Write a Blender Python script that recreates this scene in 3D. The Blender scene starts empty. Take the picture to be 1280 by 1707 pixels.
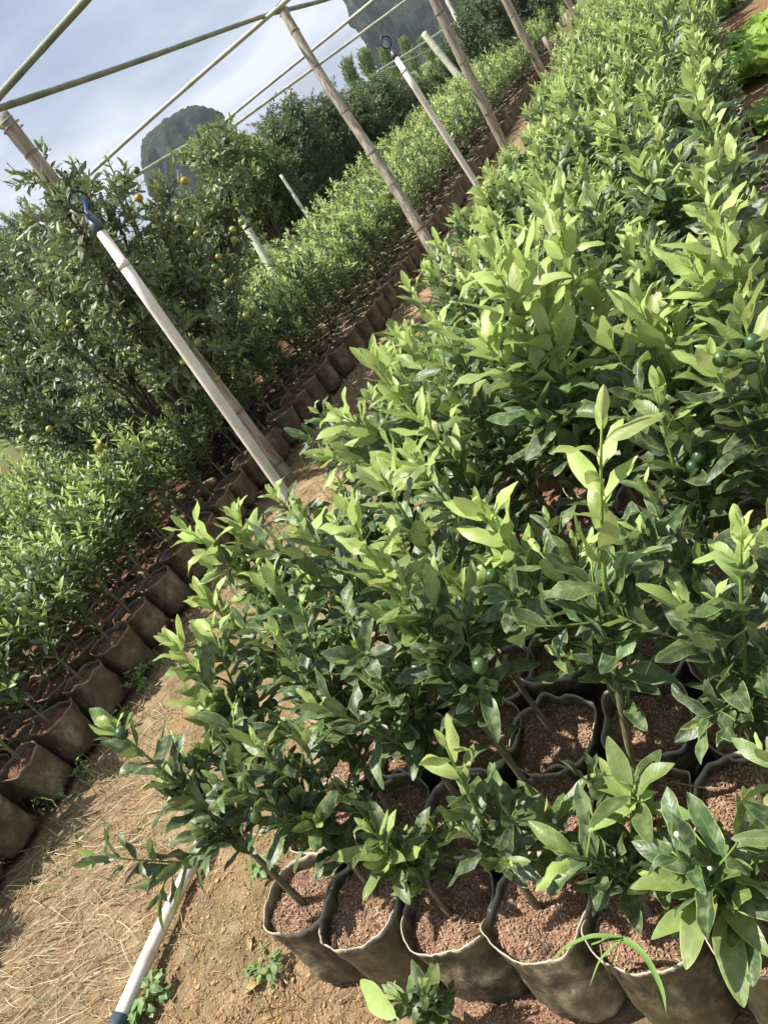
import bpy, math, random
import numpy as np
from mathutils import Vector, Matrix, noise as mnoise

random.seed(7)
scene = bpy.context.scene
COL = scene.collection
rad = math.radians

# ------------------------------------------------------------------ camera maths
F = 1280.0
CX, CY = 640.0, 853.5
H = 1.6                                   # eye height (m); +Y runs along the beds, +X to the right of them
_th = rad(36); _row = np.array([1115.0 - CX, -200.0 - CY])
_D = -F * F / (math.sin(_th) * _row[0] + math.cos(_th) * _row[1])
_p = math.atan(F / _D)
_u = np.array([-math.sin(_th) * math.cos(_p), math.cos(_th) * math.cos(_p), math.sin(_p)])
_Y = np.array([_row[0], -_row[1], -F]); _Y /= np.linalg.norm(_Y)
_Y -= _u * (_Y @ _u); _Y /= np.linalg.norm(_Y)
_X = np.cross(_Y, _u)
RM = np.array([_X, _Y, _u])

def ray(px, py): return RM @ np.array([px - CX, -(py - CY), -F])
def at(px, py, z):
    r = ray(px, py); return np.array([0, 0, H]) + r * ((z - H) / r[2])
def near(px, py, x, y):
    """point of the sight line closest to the vertical through (x, y)"""
    r = ray(px, py); h = r[:2]; t = (h @ np.array([x, y])) / (h @ h); return np.array([0, 0, H]) + r * t
def depth(px, py, d): return np.array([0, 0, H]) + ray(px, py) * (d / F)
def rowd(px, py, x):
    r = ray(px, py); return F * x / r[0]
def project(P):
    v = RM.T @ (np.array(P, float) - [0, 0, H]); return CX - F * v[0] / v[2], CY + F * v[1] / v[2], -v[2]

cam = bpy.data.cameras.new('camera'); co = bpy.data.objects.new('camera', cam); COL.objects.link(co)
cam.sensor_fit = 'VERTICAL'; cam.sensor_height = 24; cam.lens = F / 1707 * 24; cam.clip_end = 3000; cam.clip_start = 0.02
M4 = Matrix([list(RM[0]) + [0], list(RM[1]) + [0], list(RM[2]) + [H], [0, 0, 0, 1]])
co.matrix_world = M4
scene.camera = co

# ------------------------------------------------------------------ materials
def mat(name):
    m = bpy.data.materials.new(name); m.use_nodes = True
    nt = m.node_tree; nt.nodes.clear()
    out = nt.nodes.new('ShaderNodeOutputMaterial')
    return m, nt, out
def N(nt, t, **kw):
    n = nt.nodes.new(t)
    for k, v in kw.items():
        if k.startswith('i_'):
            key = k[2:]; key = int(key) if key.isdigit() else key.replace('_', ' ')
            n.inputs[key].default_value = v
        else: setattr(n, k, v)
    return n
def ramp(nt, fac, stops):
    r = nt.nodes.new('ShaderNodeValToRGB'); e = r.color_ramp.elements
    while len(e) < len(stops): e.new(0.5)
    for el, (p, c) in zip(e, stops):
        el.position = p; el.color = (*c, 1) if len(c) == 3 else c
    if fac is not None: nt.links.new(fac, r.inputs[0])
    return r
def mix(nt, a, b, fac, blend='MIX'):
    m = nt.nodes.new('ShaderNodeMix'); m.data_type = 'RGBA'; m.blend_type = blend
    for sock, v in ((m.inputs[0], fac), (m.inputs[6], a), (m.inputs[7], b)):
        if hasattr(v, 'links'): nt.links.new(v, sock)
        elif isinstance(v, (int, float)): sock.default_value = v
        else: sock.default_value = (*v, 1)
    return m.outputs[2]
def math_(nt, op, a, b=None, clamp=False):
    m = nt.nodes.new('ShaderNodeMath'); m.operation = op; m.use_clamp = clamp
    for i, v in enumerate((a, b)):
        if v is None: continue
        if hasattr(v, 'links'): nt.links.new(v, m.inputs[i])
        else: m.inputs[i].default_value = v
    return m.outputs[0]
def noise(nt, scale, detail=4, rough=0.55, coord='Object', dist=0.0, vec=None):
    n = nt.nodes.new('ShaderNodeTexNoise'); n.inputs['Scale'].default_value = scale
    n.inputs['Detail'].default_value = detail; n.inputs['Roughness'].default_value = rough; n.inputs['Distortion'].default_value = dist
    if vec is None:
        tc = nt.nodes.new('ShaderNodeTexCoord'); vec = tc.outputs[coord]
    nt.links.new(vec, n.inputs['Vector']); return n.outputs['Fac']
def attr(nt, name):
    a = nt.nodes.new('ShaderNodeAttribute'); a.attribute_name = name; return a.outputs['Fac']
def principled(nt, out, color, rough=0.6, spec=0.5, bump=None, bstr=0.3, bdist=0.01):
    b = nt.nodes.new('ShaderNodeBsdfPrincipled')
    if hasattr(color, 'links'): nt.links.new(color, b.inputs['Base Color'])
    else: b.inputs['Base Color'].default_value = (*color, 1)
    if hasattr(rough, 'links'): nt.links.new(rough, b.inputs['Roughness'])
    else: b.inputs['Roughness'].default_value = rough
    b.inputs['Specular IOR Level'].default_value = spec
    if bump is not None:
        bp = nt.nodes.new('ShaderNodeBump'); bp.inputs['Strength'].default_value = bstr; bp.inputs['Distance'].default_value = bdist
        nt.links.new(bump, bp.inputs['Height']); nt.links.new(bp.outputs[0], b.inputs['Normal'])
    nt.links.new(b.outputs[0], out.inputs[0])
    return b

def leaf_material(name, old, mid, young, under_old, under_young, trans=0.32, rough=0.38, margin=True):
    m, nt, out = mat(name)
    age = attr(nt, 'age'); rnd = attr(nt, 'rnd'); ls = attr(nt, 'ls'); lt = attr(nt, 'lt')
    oi = nt.nodes.new('ShaderNodeObjectInfo')
    a2 = math_(nt, 'ADD', age, math_(nt, 'MULTIPLY', math_(nt, 'SUBTRACT', rnd, 0.5), 0.22), True)
    top = ramp(nt, a2, [(0.0, old), (0.5, mid), (1.0, young)]).outputs[0]
    und = mix(nt, under_old, under_young, a2)
    geo = nt.nodes.new('ShaderNodeNewGeometry')
    absS = math_(nt, 'ABSOLUTE', ls)
    if margin:                                             # pale leaf margin and midrib, fine side veins
        edge = math_(nt, 'MULTIPLY', math_(nt, 'SUBTRACT', absS, 0.89), 9.0, True)
        rib = math_(nt, 'SUBTRACT', 1.0, math_(nt, 'MULTIPLY', absS, 11.0), True)
        top = mix(nt, top, (0.34, 0.46, 0.12), math_(nt, 'MULTIPLY', edge, 0.75))
        top = mix(nt, top, (0.24, 0.36, 0.10), math_(nt, 'MULTIPLY', rib, 0.32))
        und = mix(nt, und, (0.36, 0.45, 0.18), math_(nt, 'MULTIPLY', rib, 0.5))
    col = mix(nt, top, und, geo.outputs['Backfacing'])
    n1 = noise(nt, 60, 1 if margin else 0)
    col = mix(nt, col, mix(nt, col, (0.55, 0.6, 0.3), 0.22), ramp(nt, n1, [(0.45, (0, 0, 0)), (0.75, (1, 1, 1))]).outputs[0])
    hsv = nt.nodes.new('ShaderNodeHueSaturation')
    nt.links.new(math_(nt, 'ADD', 0.485, math_(nt, 'MULTIPLY', rnd, 0.03)), hsv.inputs['Hue'])
    nt.links.new(math_(nt, 'ADD', 0.78, math_(nt, 'ADD', math_(nt, 'MULTIPLY', rnd, 0.25), math_(nt, 'MULTIPLY', oi.outputs['Random'], 0.2))), hsv.inputs['Value'])
    nt.links.new(col, hsv.inputs['Color'])
    col = hsv.outputs[0]
    vein = math_(nt, 'SINE', math_(nt, 'MULTIPLY', math_(nt, 'SUBTRACT', lt, math_(nt, 'MULTIPLY', absS, 0.16)), 70.0))
    hgt = vein if margin else None
    ro = math_(nt, 'ADD', math_(nt, 'MULTIPLY', geo.outputs['Backfacing'], 0.3), math_(nt, 'ADD', rough, math_(nt, 'MULTIPLY', n1, 0.15)))
    b = principled(nt, out, col, ro, 0.5, hgt, 0.07, 0.002)
    tr = nt.nodes.new('ShaderNodeBsdfTranslucent')
    nt.links.new(mix(nt, col, (0.43, 0.60, 0.09), 0.35), tr.inputs[0])
    ms = nt.nodes.new('ShaderNodeMixShader')
    nt.links.new(math_(nt, 'ADD', trans * 0.6, math_(nt, 'MULTIPLY', a2, trans * 0.7)), ms.inputs[0])
    nt.links.new(b.outputs[0], ms.inputs[1]); nt.links.new(tr.outputs[0], ms.inputs[2])
    nt.links.new(ms.outputs[0], out.inputs[0])
    return m

M = {}
M['leaf'] = leaf_material('citrus_leaf', (0.036, 0.064, 0.027), (0.105, 0.165, 0.050), (0.375, 0.47, 0.13), (0.145, 0.20, 0.085), (0.46, 0.54, 0.21), 0.26, 0.38)
M['treeleaf'] = leaf_material('kumquat_tree_leaf', (0.080, 0.102, 0.060), (0.13, 0.17, 0.078), (0.22, 0.29, 0.085), (0.15, 0.185, 0.095), (0.25, 0.31, 0.13), 0.22, 0.4)
M['farleaf'] = leaf_material('background_leaf', (0.062, 0.100, 0.046), (0.125, 0.19, 0.062), (0.19, 0.27, 0.065), (0.09, 0.13, 0.05), (0.2, 0.27, 0.09), 0.25, 0.45, False)
M['lettuce'] = leaf_material('vegetable_leaf', (0.10, 0.22, 0.03), (0.2, 0.36, 0.05), (0.33, 0.5, 0.08), (0.2, 0.34, 0.07), (0.33, 0.48, 0.11), 0.4, 0.5, False)
M['weedleaf'] = leaf_material('weed_leaf', (0.05, 0.11, 0.045), (0.11, 0.2, 0.06), (0.22, 0.34, 0.08), (0.12, 0.19, 0.07), (0.2, 0.3, 0.09), 0.3, 0.5, False)

def mk_stem():
    m, nt, out = mat('citrus_stem')
    age = attr(nt, 'age')
    n = noise(nt, 45, 5); tc = nt.nodes.new('ShaderNodeTexCoord')
    mp = nt.nodes.new('ShaderNodeMapping'); mp.inputs['Scale'].default_value = (260, 260, 18); nt.links.new(tc.outputs['Object'], mp.inputs[0])
    st = noise(nt, 1.0, 3, vec=mp.outputs[0])
    bark = ramp(nt, st, [(0.3, (0.06, 0.055, 0.035)), (0.55, (0.17, 0.15, 0.09)), (0.75, (0.33, 0.28, 0.17))]).outputs[0]
    green = mix(nt, (0.055, 0.11, 0.03), (0.20, 0.30, 0.06), age)
    k = ramp(nt, age, [(0.05, (0, 0, 0)), (0.4, (1, 1, 1))]).outputs[0]
    principled(nt, out, mix(nt, bark, green, k), 0.6, 0.3, st, 0.5, 0.004); return m
M['stem'] = mk_stem()

def mk_bark():
    m, nt, out = mat('tree_bark')
    n = noise(nt, 22, 6); n2 = noise(nt, 90, 4)
    c = ramp(nt, n, [(0.3, (0.045, 0.036, 0.024)), (0.55, (0.12, 0.10, 0.065)), (0.75, (0.24, 0.21, 0.14))]).outputs[0]
    principled(nt, out, c, 0.85, 0.2, n2, 0.6, 0.01); return m
M['bark'] = mk_bark()

def mk_bag(name='grow_bag_film', brown=0.0):
    m, nt, out = mat(name)
    rim = attr(nt, 'age'); oi = nt.nodes.new('ShaderNodeObjectInfo')
    tc = nt.nodes.new('ShaderNodeTexCoord')
    ad = nt.nodes.new('ShaderNodeVectorMath'); ad.operation = 'ADD'
    nt.links.new(tc.outputs['Object'], ad.inputs[0])
    sc = nt.nodes.new('ShaderNodeVectorMath'); sc.operation = 'SCALE'; sc.inputs[0].default_value = (7, 3, 5); nt.links.new(oi.outputs['Random'], sc.inputs['Scale'])
    nt.links.new(sc.outputs[0], ad.inputs[1]); v = ad.outputs[0]
    n = noise(nt, 9, 9, 0.68, vec=v, dist=0.3); n2 = noise(nt, 55, 5, vec=v); n3 = noise(nt, 6, 4, vec=v)
    c = ramp(nt, n, [(0.34, (0.018, 0.017, 0.012)), (0.47, (0.062, 0.054, 0.033)), (0.56, (0.155, 0.132, 0.082)), (0.64, (0.32, 0.28, 0.19)), (0.75, (0.50, 0.45, 0.34))]).outputs[0]
    c = mix(nt, c, (0.085, 0.085, 0.028), math_(nt, 'MULTIPLY', ramp(nt, n3, [(0.45, (0, 0, 0)), (0.65, (1, 1, 1))]).outputs[0], 0.65))
    c = mix(nt, c, mix(nt, c, (0.14, 0.09, 0.05), .75), brown)
    c = mix(nt, c, (0.52, 0.47, 0.36) if not brown else (0.3, 0.22, 0.14), math_(nt, 'MULTIPLY', rim, 0.8))
    principled(nt, out, c, math_(nt, 'ADD', 0.3, math_(nt, 'MULTIPLY', n2, 0.4)), 0.45, n2, 0.35, 0.006); return m
M['bag'] = mk_bag(); M['brownbag'] = mk_bag('brown_grow_bag_film', .55)  # second film is mixed towards brown, with a duller rim

def mk_mix(name='rice_husk_mix', brown=0.0):
    m, nt, out = mat(name)
    rnd = attr(nt, 'rnd'); oi = nt.nodes.new('ShaderNodeObjectInfo')
    tc = nt.nodes.new('ShaderNodeTexCoord')
    n = noise(nt, 16, 4, vec=tc.outputs['Object']); n2 = noise(nt, 240, 4, vec=tc.outputs['Object'])
    s = math_(nt, 'ADD', math_(nt, 'MULTIPLY', rnd, 0.62), math_(nt, 'MULTIPLY', n2, 0.38))
    c = ramp(nt, s, [(0.12, (0.075, 0.036, 0.022)), (0.36, (0.225, 0.125, 0.076)), (0.60, (0.40, 0.255, 0.168)), (0.88, (0.64, 0.51, 0.38))]).outputs[0]
    c = mix(nt, c, mix(nt, c, (0.04, 0.022, 0.014), 0.55), ramp(nt, n, [(0.52, (0, 0, 0)), (0.7, (1, 1, 1))]).outputs[0])
    c = mix(nt, c, mix(nt, c, (0.16, 0.07, 0.04), .6), brown)
    principled(nt, out, c, 0.85, 0.2, n2, 0.8, 0.006); return m
M['mix'] = mk_mix(); M['brownmix'] = mk_mix('reddish_soil_mix', 1.0)

def mk_ground():
    m, nt, out = mat('sandy_ground')
    tc = nt.nodes.new('ShaderNodeTexCoord'); v = tc.outputs['Object']
    n1 = noise(nt, 1.6, 6, 0.6, vec=v); n2 = noise(nt, 9, 6, 0.65, vec=v); n3 = noise(nt, 70, 5, 0.7, vec=v); n4 = noise(nt, 3.1, 5, vec=v, dist=0.5)
    c = ramp(nt, n2, [(0.3, (0.15, 0.098, 0.054)), (0.5, (0.31, 0.212, 0.120)), (0.68, (0.46, 0.345, 0.215))]).outputs[0]
    c = mix(nt, c, (0.15, 0.135, 0.06), math_(nt, 'MULTIPLY', ramp(nt, n1, [(0.43, (0, 0, 0)), (0.66, (1, 1, 1))]).outputs[0], 0.6))
    c = mix(nt, c, (0.40, 0.235, 0.118), math_(nt, 'MULTIPLY', ramp(nt, n4, [(0.5, (0, 0, 0)), (0.65, (1, 1, 1))]).outputs[0], 0.6))
    c = mix(nt, c, mix(nt, c, (0.09, 0.05, 0.028), 0.7), ramp(nt, n3, [(0.28, (1, 1, 1)), (0.5, (0, 0, 0))]).outputs[0])
    sep = nt.nodes.new('ShaderNodeSeparateXYZ'); nt.links.new(v, sep.inputs[0])
    xw = math_(nt, 'ADD', sep.outputs[0], math_(nt, 'MULTIPLY', math_(nt, 'SUBTRACT', n2, 0.5), 0.5))
    # darker reddish soil below the beds and on the far side of the right-hand bed, grass fields far out
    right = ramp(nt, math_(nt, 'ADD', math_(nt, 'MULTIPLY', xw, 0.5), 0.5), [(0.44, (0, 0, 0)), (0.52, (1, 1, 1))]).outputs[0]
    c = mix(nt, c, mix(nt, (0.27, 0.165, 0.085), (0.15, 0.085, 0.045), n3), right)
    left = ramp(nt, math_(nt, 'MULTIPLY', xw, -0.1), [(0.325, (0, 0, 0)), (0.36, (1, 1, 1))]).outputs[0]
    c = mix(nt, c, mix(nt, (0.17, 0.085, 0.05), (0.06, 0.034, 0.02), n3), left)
    far = ramp(nt, math_(nt, 'MULTIPLY', math_(nt, 'ADD', math_(nt, 'ABSOLUTE', sep.outputs[0]), math_(nt, 'MULTIPLY', sep.outputs[1], 0.6)), 0.01), [(0.16, (0, 0, 0)), (0.25, (1, 1, 1))]).outputs[0]
    c = mix(nt, c, mix(nt, (0.07, 0.11, 0.03), (0.15, 0.19, 0.06), n1), far)
    h = math_(nt, 'ADD', n3, math_(nt, 'MULTIPLY', n2, 1.4))
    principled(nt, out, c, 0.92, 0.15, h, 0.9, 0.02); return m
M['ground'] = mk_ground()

def mk_simple(name, stops, scale, rough=0.7, spec=0.3, bstr=0.3, stretch=None, detail=5, useattr=False):
    m, nt, out = mat(name); tc = nt.nodes.new('ShaderNodeTexCoord'); v = tc.outputs['Object']
    if stretch:
        mp = nt.nodes.new('ShaderNodeMapping'); mp.inputs['Scale'].default_value = stretch; nt.links.new(v, mp.inputs[0]); v = mp.outputs[0]
    n = noise(nt, scale, detail, 0.6, vec=v)
    f = n
    if useattr: f = math_(nt, 'ADD', math_(nt, 'MULTIPLY', attr(nt, 'rnd'), 0.6), math_(nt, 'MULTIPLY', n, 0.4))
    c = ramp(nt, f, stops).outputs[0]
    principled(nt, out, c, rough, spec, n, bstr, 0.006); return m
M['straw'] = mk_simple('dry_straw', [(0.2, (0.13, 0.095, 0.05)), (0.5, (0.30, 0.225, 0.13)), (0.85, (0.58, 0.47, 0.31))], 20, 0.7, 0.3, 0.1, useattr=True)
M['litter'] = mk_simple('plant_litter', [(0.15, (0.05, 0.035, 0.02)), (0.5, (0.17, 0.11, 0.06)), (0.9, (0.42, 0.32, 0.2))], 20, 0.8, 0.2, 0.1, useattr=True)
M['clod'] = mk_simple('soil_clod', [(0.2, (0.22, 0.12, 0.055)), (0.5, (0.42, 0.25, 0.115)), (0.85, (0.56, 0.39, 0.21))], 60, 0.95, 0.1, 0.6, useattr=True)
M['bamboo'] = mk_simple('weathered_bamboo', [(0.3, (0.12, 0.10, 0.075)), (0.46, (0.28, 0.235, 0.175)), (0.60, (0.41, 0.365, 0.285)), (0.8, (0.54, 0.50, 0.41))], 4, 0.6, 0.35, 0.25, (9, 9, 1.1))
M['node'] = mk_simple('bamboo_node', [(0.3, (0.10, 0.075, 0.05)), (0.6, (0.26, 0.2, 0.14))], 30, 0.8)
M['rail'] = mk_simple('greenish_bamboo_rail', [(0.3, (0.10, 0.115, 0.075)), (0.5, (0.19, 0.21, 0.145)), (0.75, (0.29, 0.31, 0.225))], 5, 0.55, 0.4, 0.2)  # greenish bamboo, with the darkness of backlit rails put into its colour
M['rail_pale'] = mk_simple('pale_bamboo_rail', [(0.3, (0.28, 0.29, 0.20)), (0.5, (0.45, 0.46, 0.34)), (0.75, (0.6, 0.6, 0.47))], 5, 0.55, 0.4, 0.2)
M['pvc'] = mk_simple('aged_cream_pvc', [(0.3, (0.55, 0.47, 0.38)), (0.5, (0.74, 0.67, 0.57)), (0.7, (0.80, 0.75, 0.66))], 7, 0.42, 0.45, 0.08)
M['pvc_white'] = mk_simple('pale_pvc_on_the_ground', [(0.3, (0.42, 0.37, 0.27)), (0.5, (0.68, 0.63, 0.53)), (0.7, (0.78, 0.74, 0.66))], 11, 0.5, 0.4, 0.08)
M['black'] = mk_simple('black_plastic', [(0.3, (0.012, 0.014, 0.018)), (0.7, (0.03, 0.034, 0.04))], 30, 0.4, 0.5, 0.05)
M['blue'] = mk_simple('blue_plastic', [(0.3, (0.015, 0.09, 0.35)), (0.7, (0.03, 0.15, 0.5))], 30, 0.35, 0.5, 0.05)
M['slate'] = mk_simple('slate_blue_plastic', [(0.3, (0.04, 0.06, 0.085)), (0.7, (0.075, 0.1, 0.13))], 30, 0.4, 0.5, 0.05)
M['wire'] = mk_simple('grey_wire', [(0.3, (0.2, 0.21, 0.2)), (0.7, (0.36, 0.37, 0.35))], 30, 0.5, 0.5, 0.05)
M['deadleaf'] = mk_simple('dead_leaf', [(0.3, (0.25, 0.15, 0.06)), (0.7, (0.5, 0.38, 0.18))], 40, 0.7)
M['grass'] = mk_simple('grass_blades', [(0.2, (0.07, 0.11, 0.03)), (0.5, (0.17, 0.22, 0.06)), (0.85, (0.42, 0.40, 0.17))], 8, 0.55, 0.3, 0.1, useattr=True)
M['greenblade'] = mk_simple('green_grass_blade', [(0.2, (0.09, 0.17, 0.04)), (0.85, (0.20, 0.32, 0.08))], 8, 0.5, 0.3, 0.1)

M['bud'] = mk_simple('white_flower_bud', [(0.3, (0.6, 0.62, 0.5)), (0.7, (0.78, 0.78, 0.7))], 80, 0.5)
def mk_fruit(name, a, b, c):
    m, nt, out = mat(name); oi = nt.nodes.new('ShaderNodeObjectInfo')
    n = noise(nt, 25, 4); f = math_(nt, 'ADD', math_(nt, 'MULTIPLY', oi.outputs['Random'], 0.8), math_(nt, 'MULTIPLY', n, 0.2))
    col = ramp(nt, f, [(0.1, a), (0.5, b), (0.95, c)]).outputs[0]
    bsd = principled(nt, out, col, 0.32, 0.5, noise(nt, 420, 2), 0.35, 0.002)
    return m
M['fruit_green'] = mk_fruit('unripe_fruit_rind', (0.016, 0.048, 0.018), (0.03, 0.075, 0.024), (0.075, 0.13, 0.035))
M['fruit_lime'] = mk_fruit('half_ripe_fruit_rind', (0.15, 0.21, 0.05), (0.22, 0.26, 0.055), (0.30, 0.30, 0.06))
M['fruit_yellow'] = mk_fruit('ripe_fruit_rind', (0.20, 0.21, 0.045), (0.27, 0.23, 0.04), (0.36, 0.215, 0.032))

def mk_rock():
    m, nt, out = mat('karst_rock'); tc = nt.nodes.new('ShaderNodeTexCoord'); v = tc.outputs['Object']
    mp = nt.nodes.new('ShaderNodeMapping'); mp.inputs['Scale'].default_value = (1, 1, 0.35); nt.links.new(v, mp.inputs[0])
    n = noise(nt, 0.11, 9, 0.68, vec=mp.outputs[0]); n2 = noise(nt, 0.35, 8, 0.7, vec=v); n3 = noise(nt, 0.05, 5, vec=v)
    rock = ramp(nt, n, [(0.36, (0.010, 0.012, 0.013)), (0.55, (0.030, 0.033, 0.035)), (0.68, (0.16, 0.15, 0.14))]).outputs[0]
    veg = ramp(nt, n2, [(0.40, (0.007, 0.014, 0.008)), (0.60, (0.034, 0.054, 0.024))]).outputs[0]
    geo = nt.nodes.new('ShaderNodeNewGeometry'); sp = nt.nodes.new('ShaderNodeSeparateXYZ'); nt.links.new(geo.outputs['Normal'], sp.inputs[0])
    k = math_(nt, 'ADD', math_(nt, 'MULTIPLY', sp.outputs[2], 0.9), math_(nt, 'MULTIPLY', math_(nt, 'SUBTRACT', n2, 0.46), 5.0), True)
    principled(nt, out, mix(nt, rock, veg, k), 0.95, 0.1, n2, 0.9, 1.5); return m
M['rock'] = mk_rock()

# ------------------------------------------------------------------ mesh building
class MB:
    """collects grid patches into ONE mesh"""
    def __init__(s): s.v = []; s.f = []; s.a = []; s.r = []; s.n = 0
    def add(s, v, f, age=0.0, rnd=0.5):
        v = np.asarray(v, float).reshape(-1, 3)
        s.v.append(v); s.f.extend([tuple(i + s.n for i in q) for q in f])
        s.a.append(np.broadcast_to(np.asarray(age, float), (len(v),))); s.r.append(np.broadcast_to(np.asarray(rnd, float), (len(v),)))
        s.n += len(v)
    def grid(s, V, close_u=False, close_v=False, age=0.0, rnd=0.5):
        """V[i, j, 3]; i along, j across"""
        ni, nj = V.shape[:2]; f = []
        for i in range(ni - (0 if close_u else 1)):
            for j in range(nj - (0 if close_v else 1)):
                a, b = i * nj + j, i * nj + (j + 1) % nj
                c, d = ((i + 1) % ni) * nj + (j + 1) % nj, ((i + 1) % ni) * nj + j
                f.append((a, b, c, d))
        ag = np.broadcast_to(np.asarray(age, float), (ni, nj)) if np.ndim(age) != 1 else np.repeat(np.asarray(age)[:, None], nj, 1)
        s.add(V.reshape(-1, 3), f, ag.reshape(-1), rnd)
    def tube(s, pts, radii, seg=8, age=0.0, rnd=0.5, caps=True, wob=0.0):
        P = np.asarray(pts, float); n = len(P); radii = np.broadcast_to(np.asarray(radii, float), (n,))
        T = np.gradient(P, axis=0); T /= np.linalg.norm(T, axis=1)[:, None] + 1e-12
        ref = np.array([0, 0, 1.0]) if abs(T[0][2]) < 0.9 else np.array([1.0, 0, 0])
        A = np.cross(T[0], ref); A /= np.linalg.norm(A)
        V = np.zeros((n, seg, 3)); th = np.arange(seg) * 2 * math.pi / seg
        for i in range(n):
            A = A - T[i] * (A @ T[i]); A /= np.linalg.norm(A); B = np.cross(T[i], A)
            V[i] = P[i] + radii[i] * (np.cos(th)[:, None] * A + np.sin(th)[:, None] * B)
        s.grid(V, False, True, age if np.ndim(age) else np.full(n, age), rnd)
        if caps:
            s.f.append(tuple(range(s.n - n * seg + seg - 1, s.n - n * seg - 1, -1)))
            s.f.append(tuple(range(s.n - seg, s.n)))
    def mesh(s, name, mats, smooth=True):
        me = bpy.data.meshes.new(name)
        me.from_pydata(np.concatenate(s.v).tolist(), [], s.f)
        for nm, arr in (('age', s.a), ('rnd', s.r)):
            at_ = me.attributes.new(nm, 'FLOAT', 'POINT'); at_.data.foreach_set('value', np.concatenate(arr).astype(np.float32))
        for m in (mats if isinstance(mats, (list, tuple)) else [mats]): me.materials.append(m)
        if smooth: me.polygons.foreach_set('use_smooth', [True] * len(me.polygons))
        me.update(); return me

def quads_mesh(name, V, Q, attrs, material):
    me = bpy.data.meshes.new(name)
    me.vertices.add(len(V)); me.vertices.foreach_set('co', V.astype(np.float32).ravel())
    me.loops.add(Q.size); me.loops.foreach_set('vertex_index', Q.astype(np.int32).ravel())
    me.polygons.add(len(Q)); me.polygons.foreach_set('loop_start', np.arange(0, Q.size, 4, dtype=np.int32))
    me.polygons.foreach_set('use_smooth', np.ones(len(Q), dtype=bool))
    for k, a in attrs.items():
        at_ = me.attributes.new(k, 'FLOAT', 'POINT'); at_.data.foreach_set('value', a.astype(np.float32).ravel())
    me.materials.append(material); me.update(calc_edges=True); me.validate(); return me

def unit(a): return a / (np.linalg.norm(a, axis=-1, keepdims=True) + 1e-12)

class Leaves:
    """a spray of leaves: every leaf a curved, folded, wavy blade"""
    def __init__(s): s.rows = []
    def add(s, p, d, n, L, age, rng, W=0.35, curl=None, fold=None, wave=None):
        s.rows.append((*p, *d, *n, L, W * rng.uniform(.85, 1.12), rng.normal(.5, .5) if curl is None else curl,
                       (abs(rng.normal(.36, .2)) if rng.uniform() < .62 else -abs(rng.normal(.4, .2))) if fold is None else fold, rng.uniform(.08, .55) if wave is None else wave, rng.uniform(0, 6.28), age, rng.uniform(0, 1)))
    def arrays(s, nl=8, nw=4):
        R = np.array(s.rows); n = len(R)
        P, D, Nn = R[:, 0:3], unit(R[:, 3:6]), R[:, 6:9]
        L, W, curl, fold, wave, ph, age, rnd = (R[:, i] for i in range(9, 17))
        B = unit(np.cross(D, Nn)); Nn = np.cross(B, D)
        t = np.concatenate([[0, .07], 1 - (1 - .10) * np.cos(np.linspace(0, 1, nl - 1) * math.pi / 2) ** 1.0 if False else .10 + .90 * (.5 - .5 * np.cos(np.pi * np.linspace(0, 1, nl - 1))) ** .85]) if nl >= 5 else np.linspace(0, 1, nl + 1)
        sv = np.linspace(-1, 1, nw + 1)
        u = np.clip((t - .06) / .94, 0, 1)
        w = np.sin(math.pi * u ** .86) ** .68 * .48; w[t <= .08] = .035; w[-1] = .012
        if nl < 5: w[0] = .05
        c = np.where(np.abs(curl) < .05, .05, curl)[:, None]; ang = c * t[None]
        xi = L[:, None] * np.sin(ang) / c; zi = L[:, None] * (1 - np.cos(ang)) / c
        nt_ = np.cos(ang)[..., None] * Nn[:, None] + np.sin(ang)[..., None] * D[:, None]
        ctr = P[:, None] + D[:, None] * xi[..., None] - Nn[:, None] * zi[..., None]
        ww = (L * W)[:, None] * w[None]
        f = fold[:, None] * (1 - .35 * t[None])
        side = ww[..., None] * sv * np.cos(f)[..., None]
        up = ww[..., None] * np.abs(sv) * np.sin(f)[..., None]
        wv = np.sin(2 * math.pi * 1.7 * t[None, :, None] + ph[:, None, None] + (sv > 0) * 1.7)
        up = up + wave[:, None, None] * ww[..., None] * wv * sv ** 2
        V = ctr[:, :, None] + B[:, None, None] * side[..., None] + nt_[:, :, None] * up[..., None]
        k = (nl + 1) * (nw + 1)
        q = np.array([(i * (nw + 1) + j, i * (nw + 1) + j + 1, (i + 1) * (nw + 1) + j + 1, (i + 1) * (nw + 1) + j) for i in range(nl) for j in range(nw)])
        Q = (np.arange(n) * k)[:, None, None] + q[None]
        one = np.ones((n, nl + 1, nw + 1))
        return V.reshape(-1, 3), Q.reshape(-1, 4), dict(age=(one * age[:, None, None]).ravel(), rnd=(one * rnd[:, None, None]).ravel(),
                 ls=(one * sv).ravel(), lt=(one * t[None, :, None]).ravel())
    def mesh(s, name, material, nl=8, nw=4): return quads_mesh(name, *s.arrays(nl, nw), material)

# ------------------------------------------------------------------ object helpers
def obj(name, me, parent=None, loc=None):
    o = bpy.data.objects.new(name, me); COL.objects.link(o)
    if parent is not None: o.parent = parent
    if loc is not None: o.location = loc
    return o
def empty(name, loc=(0, 0, 0), rz=0):
    o = bpy.data.objects.new(name, None); COL.objects.link(o); o.location = loc; o.rotation_euler = (0, 0, rz); o.empty_display_size = .1; return o
def tag(o, label=None, cat=None, group=None, kind=None):
    if label: o['label'] = label
    if cat: o['category'] = cat
    if group: o['group'] = group
    if kind: o['kind'] = kind
    return o

def bez(a, b, c, n):
    t = np.linspace(0, 1, n)[:, None]; a, b, c = map(np.asarray, (a, b, c))
    return (1 - t) ** 2 * a + 2 * t * (1 - t) * b + t ** 2 * c

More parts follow.
